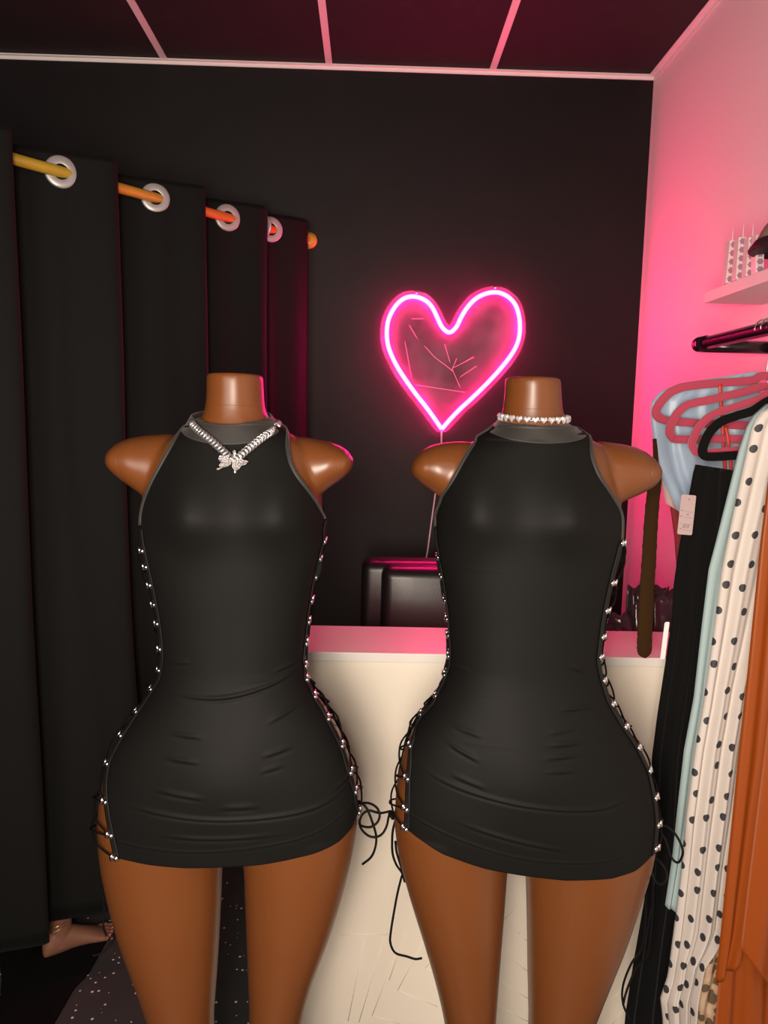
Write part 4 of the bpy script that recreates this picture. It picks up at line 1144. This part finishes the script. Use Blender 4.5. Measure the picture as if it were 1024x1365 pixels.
# hangers
flat = [(-.003, -.0075), (.003, -.0075), (.0038, -.005), (.0038, .005), (.003, .0075), (-.003, .0075), (-.0038, .005), (-.0038, -.005)]
def hanger(pts, Yh, mat, label, hookx, thick=1.0, hook=True):
    """pts: the seen left half of the loop (photo rows), mirrored about the hook"""
    P = [atY(x, y, Yh) for x, y in pts]
    xc = hookx
    half = np.array([(p[0], p[2]) for p in P])
    full = [(x, z) for x, z in half if x < xc-.012]
    kr = min(1.0, (1.005-xc)/(xc-min(x for x, z in full)))
    right = [(xc+(xc-x)*kr, z) for x, z in full[::-1]]
    loop = full+right
    path = smooth_path([(x, Yh, z) for x, z in loop], 6, closed=True)
    prof = [(a*1.0, b*thick) for a, b in flat]
    root = thing('velvet_hanger', (xc, Yh, float(half[:, 1].max())), label, 'hanger', 'velvet hangers on the rail')
    # the flat side faces the camera: profile long side lies in the loop's plane
    Pn = path; n_ = len(Pn)
    T_ = np.roll(Pn, -1, 0)-np.roll(Pn, 1, 0); T_ /= np.linalg.norm(T_, axis=1, keepdims=True)
    yv = np.array([0, 1.0, 0]); rings = []
    for i in range(n_):
        B = np.cross(T_[i], yv); B /= np.linalg.norm(B)
        rings.append(np.array([Pn[i]+yv*a+B*b for a, b in prof]))
    V, F = loft(rings, False, False); k = len(prof); o_ = (n_-1)*k
    F += [(o_+j, o_+(j+1) % k, (j+1) % k, j) for j in range(k)]
    obj('hanger_body', (V, F), mat, root)
    if hook:
        zt_ = max(z for x, z in loop)
        hk = [(xc, Yh, zt_-.004), (xc, Yh, zt_+.012)]
        zc = zRl
        rr_ = .0205
        hk += [(xc+.006, Yh, max(zt_+.02, zc-rr_-.012)), (xc+rr_*.75, Yh, zc-rr_*.75)]
        ang = np.linspace(-math.pi/5, math.pi*1.05, 12)
        hk += [(xRl+(rr_)*math.cos(a), Yh, zc+rr_*math.sin(a)) for a in ang]
        obj('hook', tube(smooth_path(hk, 5), .0016, 8), m_chrome, root)
    return root
S1z = lambda L: zr(L, 6.244, 860, 480)
# outlines along the middle of the strip: bottom bar -> tip -> shoulder -> neck
hanger(S1z([(1010, 560), (840, 545), (440, 525), (200, 505), (110, 475), (92, 425), (130, 350), (210, 270), (300, 230), (400, 212), (620, 190), (880, 172), (960, 135), (1040, 85)]), 1.635, m_redvel,
       'raspberry velvet hanger holding the pale blue top, furthest back on the rail', xRl+.012, 1.15)
hanger(S1z([(1010, 665), (640, 655), (290, 660), (225, 640), (205, 580), (250, 470), (330, 385), (430, 352), (520, 335), (820, 265), (960, 225), (1060, 180)]), 1.61, m_redvel,
       'raspberry velvet hanger second from the back, just below the blue top\'s hanger', xRl+.004, 1.1)
hanger(S1z([(1010, 720), (800, 745), (560, 770), (450, 775), (405, 740), (392, 680), (430, 590), (500, 500), (600, 438), (700, 405), (930, 330), (1060, 270)]), 1.545, m_redvel,
       'raspberry velvet hanger nearest the front, beside the black hanger', xRl, 1.0)
hanger(S1z([(1010, 775), (800, 790), (560, 805), (490, 790), (480, 740), (510, 650), (560, 575), (640, 510), (760, 465), (900, 420), (1060, 330)]), 1.53, m_blackvel,
       'black velvet hanger directly in front of the nearest raspberry hanger', xRl, 1.15)
# red ribbon straps dangling from the hangers
def strap(pts, Yh, w, mat, name, label, cat, group=None):
    P = smooth_path([atY(x, y, Yh) for x, y in pts], 8)
    o = obj(name, tube(P, 0, prof=[(-.0012, -w), (.0012, -w), (.0012, w), (-.0012, w)], up=(0, 1, 0)), mat)
    return tag(o, label, cat, group)
strap(S1z([(625, 205), (632, 330), (640, 430), (648, 560), (655, 720), (668, 930)]), 1.622, .0036, m_red, 'ribbon_strap', 'left red hanging loop strap looped over the raspberry hangers', 'strap', 'red loop straps')
strap(S1z([(672, 560), (690, 640), (700, 760), (722, 930)]), 1.6, .0030, m_red, 'ribbon_strap', 'right red loop strap hanging beside the other red strap', 'strap', 'red loop straps')
bl = M([ball(atY(*q, 1.52), .0022, .0018, .0022, 8, 6) for q in S1z([(805, 322), (845, 310), (850, 328), (890, 300), (900, 312)])])
# brown belt
BP = zr([(372, 100), (378, 200), (375, 320), (362, 440), (350, 600), (342, 750), (332, 900), (325, 1050), (320, 1150), (318, 1215), (320, 1272)], 4.014, 780, 560)
BW = np.interp(np.linspace(0, 1, 81), [0, .12, .2, .5, .9, .955, .985, 1], [.004, .006, .0145, .0160, .0170, .0155, .009, .002])
Pb_ = smooth_path([atY(x, y, 1.645) for x, y in BP], 8)
T_ = np.gradient(Pb_, axis=0); T_ /= np.linalg.norm(T_, axis=1, keepdims=True)
rings = []
for i, p in enumerate(Pb_):
    w = np.interp(i/(len(Pb_)-1), np.linspace(0, 1, 81), BW)
    B = np.cross(T_[i], [0, 1.0, 0]); B /= np.linalg.norm(B)
    jag = 1+.03*math.sin(i*2.3)+.02*math.sin(i*5.1)
    rings.append(np.array([p+B*w*a*jag+np.array([0, 1.0, 0])*b for a, b in ((-1, 0), (-.9, -.002), (0, -.003), (.9, -.002), (1, 0), (.9, .002), (0, .003), (-.9, .002))]))
o = obj('knit_belt', loft(rings), m_belt); tag(o, 'dark brown knitted belt hanging beside the right mannequin\'s shoulder', 'belt')

# ------------------------------------------------------------------ hanging garments
def garment_mesh(left, right, Yg, nfold=5, famp=.008, thick=.012, rows=90, cols=60, seedv=0, zjag=None, lean=0.0):
    r = np.random.default_rng(seedv); ph = r.uniform(0, 6, 4)
    Lp = np.array([atY(x, y, Yg) for x, y in left]); Rp = np.array([atY(x, y, Yg) for x, y in right])
    out = []
    for side_ in (0, 1):
        G = np.zeros((rows, cols, 3))
        for i in range(rows):
            v_ = i/(rows-1)
            def along(P):
                zz = P[0, 2]+(P[-1, 2]-P[0, 2])*v_
                return np.interp(-zz, -P[:, 2], P[:, 0]), zz
            (xa, za), (xb, zb2) = along(Lp), along(Rp)
            s_ = np.linspace(0, 1, cols)
            X = xa+(xb-xa)*s_; Zz = za+(zb2-za)*s_
            fold = famp*(.35+.65*v_)*(np.sin(s_*math.pi*2*nfold+ph[0]+.6*math.sin(v_*2+ph[1]))+.4*np.sin(s_*math.pi*2*nfold*1.9+ph[2]))
            env = np.sqrt(np.clip(1-(2*s_-1)**8, 0, 1))
            G[i, :, 0] = X; G[i, :, 2] = Zz
            G[i, :, 1] = Yg+fold*env+(-thick if side_ == 0 else thick)*env*.5+lean*v_
        out.append(G)
    A, B = out
    V, F = [], []
    a = grid(A); b = grid(B); n_ = rows*cols
    V = np.vstack([a[0], b[0]]); F = list(a[1])+[tuple(q+n_ for q in f[::-1]) for f in b[1]]
    per_ = [j for j in range(cols)]+[i*cols+cols-1 for i in range(1, rows)]+[(rows-1)*cols+j for j in range(cols-2, -1, -1)]+[i*cols for i in range(rows-2, 0, -1)]
    F += [(per_[i], per_[i]+n_, per_[(i+1) % len(per_)]+n_, per_[(i+1) % len(per_)]) for i in range(len(per_))]
    arc = []
    for G in (A, B):
        d_ = np.linalg.norm(np.diff(G[:, :, :2], axis=1), axis=2); u_ = np.concatenate([np.zeros((rows, 1)), np.cumsum(d_, axis=1)], 1)
        arc.append(np.stack([u_, G[:, :, 2]], 2).reshape(-1, 2))
    GUV['uv'] = np.vstack(arc)
    return V, F
GUV = {}
def add_uv(o, sx=1, sz=1):
    me = o.data; uvl = me.uv_layers.new(name='UVMap')
    for lp in me.loops:
        uvl.data[lp.index].uv = GUV['uv'][lp.vertex_index]
def garment(name, left, right, Yg, mat, label, cat, parent=None, uv=False, **kw):
    o = obj(name, garment_mesh(left, right, Yg, **kw), mat, parent)
    if label: tag(o, label, cat)
    if uv: add_uv(o)
    return o
garment('white_garment', [(902, 690), (903, 740), (904, 790), (896, 840), (895, 900)], [(985, 690), (985, 800), (985, 900)], 1.765, m_whitec, 'narrow strip of white cloth peeking out left of the black velvet trousers', 'garment', nfold=3, famp=.003)
garment('red_garment', [(884, 640), (893, 672), (899, 715), (903, 775), (905, 800)], [(985, 640), (985, 720), (985, 800)], 1.74, m_dkred, 'dark red garment peeking out below the blush lining by the belt', 'garment', nfold=3, famp=.002)
garment('blush_garment', [(872, 560), (874, 590), (880, 640), (887.5, 671), (888, 672)], [(960, 560), (960, 640), (960, 712)], 1.69, m_pinkc, 'blush pink garment hanging under the pale blue satin top', 'garment', nfold=3, famp=.002)
garment('satin_top', [(905, 511), (880, 522), (868, 537), (867, 552), (870, 580), (873, 605), (880, 630), (893, 660), (906, 684), (918, 712)], [(1010, 495), (1015, 540), (1020, 700)], 1.662, m_blue, 'pale blue satin top draped over the rearmost raspberry hanger', 'top', nfold=4, famp=.006, thick=.012)
trou = garment('velvet_trousers', [(927, 619), (924, 630), (915, 680), (905, 730), (898, 780), (895, 830), (886, 890), (876, 955), (869, 1010), (867, 1080), (866, 1130), (859, 1200), (845, 1280), (834, 1350), (828, 1420)],
               [(985, 628), (990, 700), (985, 800), (975, 900), (960, 1000), (950, 1100), (935, 1250), (925, 1420)], 1.515, m_blackvel, 'long black velvet trousers with the paper price tag, hung from the rail', 'trousers', nfold=4, famp=.008, thick=.016)
garment('teal_sleeve_top', [(1022, 538), (1003, 555), (995, 570), (985, 600), (975, 640), (965, 680), (955, 720), (945, 758), (941, 790), (935, 840), (925, 930), (912, 1000), (903, 1080), (897, 1140), (887, 1207)],
        [(1024, 545), (1015, 600), (1000, 680), (975, 790), (955, 900), (940, 1000), (925, 1100), (903, 1214)], 1.455, m_teal, 'pale teal long-sleeved top squeezed between black trousers and polka dot dress', 'top', nfold=1.5, famp=.003, thick=.014)
garment('leopard_garment', [(1000, 700), (993, 780), (985, 830), (975, 920), (968, 1010), (955, 1120), (945, 1240), (936, 1300), (925, 1345), (930, 1385)], [(1060, 700), (1050, 850), (1030, 1000), (1010, 1150), (990, 1280), (975, 1385)], 1.425, m_leop,
        'beige leopard print garment between the polka dot dress and rust dress', 'garment', uv=True, nfold=2, famp=.005)
pol_o = garment('polka_dress', [(1030, 540), (1012, 552), (1003, 568), (996, 600), (985, 650), (973, 705), (962, 760), (950, 850), (937, 940), (926, 1000), (914, 1090), (908, 1160), (898, 1240), (890, 1300), (880, 1330), (883, 1355), (885, 1420)],
        [(1110, 540), (1085, 640), (1060, 740), (1040, 820), (1012, 920), (998, 1000), (988, 1080), (975, 1160), (966, 1240), (955, 1262), (938, 1285), (930, 1330), (922, 1420)], 1.39, m_polka,
        'white dress with black polka dots hanging near the front of the rail', 'dress', uv=True, nfold=3.2, famp=.011, thick=.016, cols=90)
rust = thing('rust_dress', tuple(atY(1000, 1200, 1.28)*[1, 1, 0]+[0, 0, .45]), 'rust orange satin dress with layered hem, nearest on the rail at the frame edge', 'dress')
garment('underskirt', [(1005, 1120), (985, 1200), (962, 1260), (957, 1320), (953, 1365), (948, 1430)], [(1120, 1120), (1120, 1300), (1120, 1430)], 1.30, m_rust, None, None, parent=rust, nfold=4, famp=.007)
garment('left_overlay', [(1045, 590), (1024, 640), (1014, 720), (1006, 800), (996, 900), (985, 1000), (976, 1090), (968, 1170), (960, 1250), (953.5, 1308)], [(1060, 590), (1052, 800), (1035, 1000), (1012, 1150), (998, 1240), (985, 1285)], 1.275, m_rust, None, None, parent=rust, nfold=1.3, famp=.006, thick=.010)
garment('right_overlay', [(1056, 590), (1040, 800), (1018, 1000), (1000, 1150), (988, 1255), (988, 1266)], [(1150, 590), (1150, 900), (1150, 1200), (1110, 1420)], 1.262, m_rust, None, None, parent=rust, nfold=2.0, famp=.007, thick=.010)

# price tag on the velvet trousers
YT = 1.49
cor = [(908.5, 659.5), (928.5, 660), (922.5, 714), (903, 711.5)]
ct = np.array([atY(x, y, YT) for x, y in cor]); cc_ = ct.mean(0)
tg = thing('price_tag', tuple(cc_), 'pinkish handwritten price tag hanging on the black velvet trousers', 'tag')
rt = (ct[1]-ct[0]+ct[2]-ct[3])/4; upv = (ct[0]-ct[3]+ct[1]-ct[2])/4
def rrect(c, rx, uy, r_, n_=6):
    a, b = np.linalg.norm(rx), np.linalg.norm(uy); ex, ey = rx/a, uy/b; out = []
    for sx, sy, t0 in ((1, 1, 0), (-1, 1, 90), (-1, -1, 180), (1, -1, 270)):
        for t in np.linspace(t0, t0+90, n_):
            out.append(c+ex*(sx*(a-r_)+r_*math.cos(math.radians(t)))+ey*(sy*(b-r_)+r_*math.sin(math.radians(t))))
    return np.array(out)
pol = rrect(cc_, rt, upv, .0032)
n_ = len(pol)
V = np.vstack([pol, pol+[0, .0008, 0]]); F = [tuple(range(n_)), tuple(range(2*n_-1, n_-1, -1))]+[(i, n_+i, n_+(i+1) % n_, (i+1) % n_) for i in range(n_)]
card = obj('card', (V, F), m_tag, tg, False)
lines = []
def tl(u0, v0, u1, v1, r_=.00022):
    a = cc_+rt*u0+upv*v0+np.array([0, -.0003, 0]); b = cc_+rt*u1+upv*v1+np.array([0, -.0003, 0]); lines.append(tube([a, b], r_, 5))
for v_, u0 in ((.17, -.35), (-.12, -.4), (-.45, -.85), (-.76, -.45)): tl(u0, v_, .85, v_-.03)
for v_, u0, u1 in ((.21, -.85, -.5), (-.08, -.85, -.6), (-.70, -.8, -.45)):
    for k in range(3): tl(u0+(u1-u0)*k/3, v_+.02, u0+(u1-u0)*(k+.7)/3, v_-.02, .0004)
tl(-.1, .0, .25, .08, .00035); tl(.05, -.02, .3, .02, .00035)
obj('printed_lines', M(lines), m_ink, tg)
obj('string_hole', torus(cc_+upv*.78+rt*.1+np.array([0, -.0003, 0]), (0, 1, 0), .0012, .0004, 12, 5), m_ink, tg)
hw = bpy.data.curves.new('handwritten_price', 'FONT'); hw.body = '$35'; hw.size = .0085; hw.align_x = 'CENTER'; hw.align_y = 'CENTER'; hw.extrude = .0001; hw.shear = .3
_t = bpy.data.objects.new('tmp_text', hw); COL.objects.link(_t)
hm = bpy.data.meshes.new_from_object(_t.evaluated_get(bpy.context.evaluated_depsgraph_get())); bpy.data.objects.remove(_t)
ho = bpy.data.objects.new('handwritten_price', hm); COL.objects.link(ho); hm.materials.clear(); hm.materials.append(m_ink); ho.parent = tg
ex = rt/np.linalg.norm(rt); ey = upv-ex*(ex@upv); ey /= np.linalg.norm(ey); ez = np.cross(ex, ey)
mt = Matrix(((ex[0], ey[0], ez[0], 0), (ex[1], ey[1], ez[1], 0), (ex[2], ey[2], ez[2], 0), (0, 0, 0, 1)))
ho.matrix_local = Matrix.Translation(Vector(upv*-.58+rt*.0+np.array([0, -.0006, 0]))) @ mt
# blank white tag at the trousers' edge
pol = rrect(atY(886.5, 854, 1.476), np.array([.0048, 0, .0006]), np.array([.0022, 0, .038]), .003)
V = np.vstack([pol, pol+[0, .0008, 0]]); n_ = len(pol); F = [tuple(range(n_)), tuple(range(2*n_-1, n_-1, -1))]+[(i, n_+i, n_+(i+1) % n_, (i+1) % n_) for i in range(n_)]
o = obj('blank_tag', (V, F), m_tagw, None, False); tag(o, 'narrow blank white tag at the left edge of the velvet trousers by the ledge', 'tag')
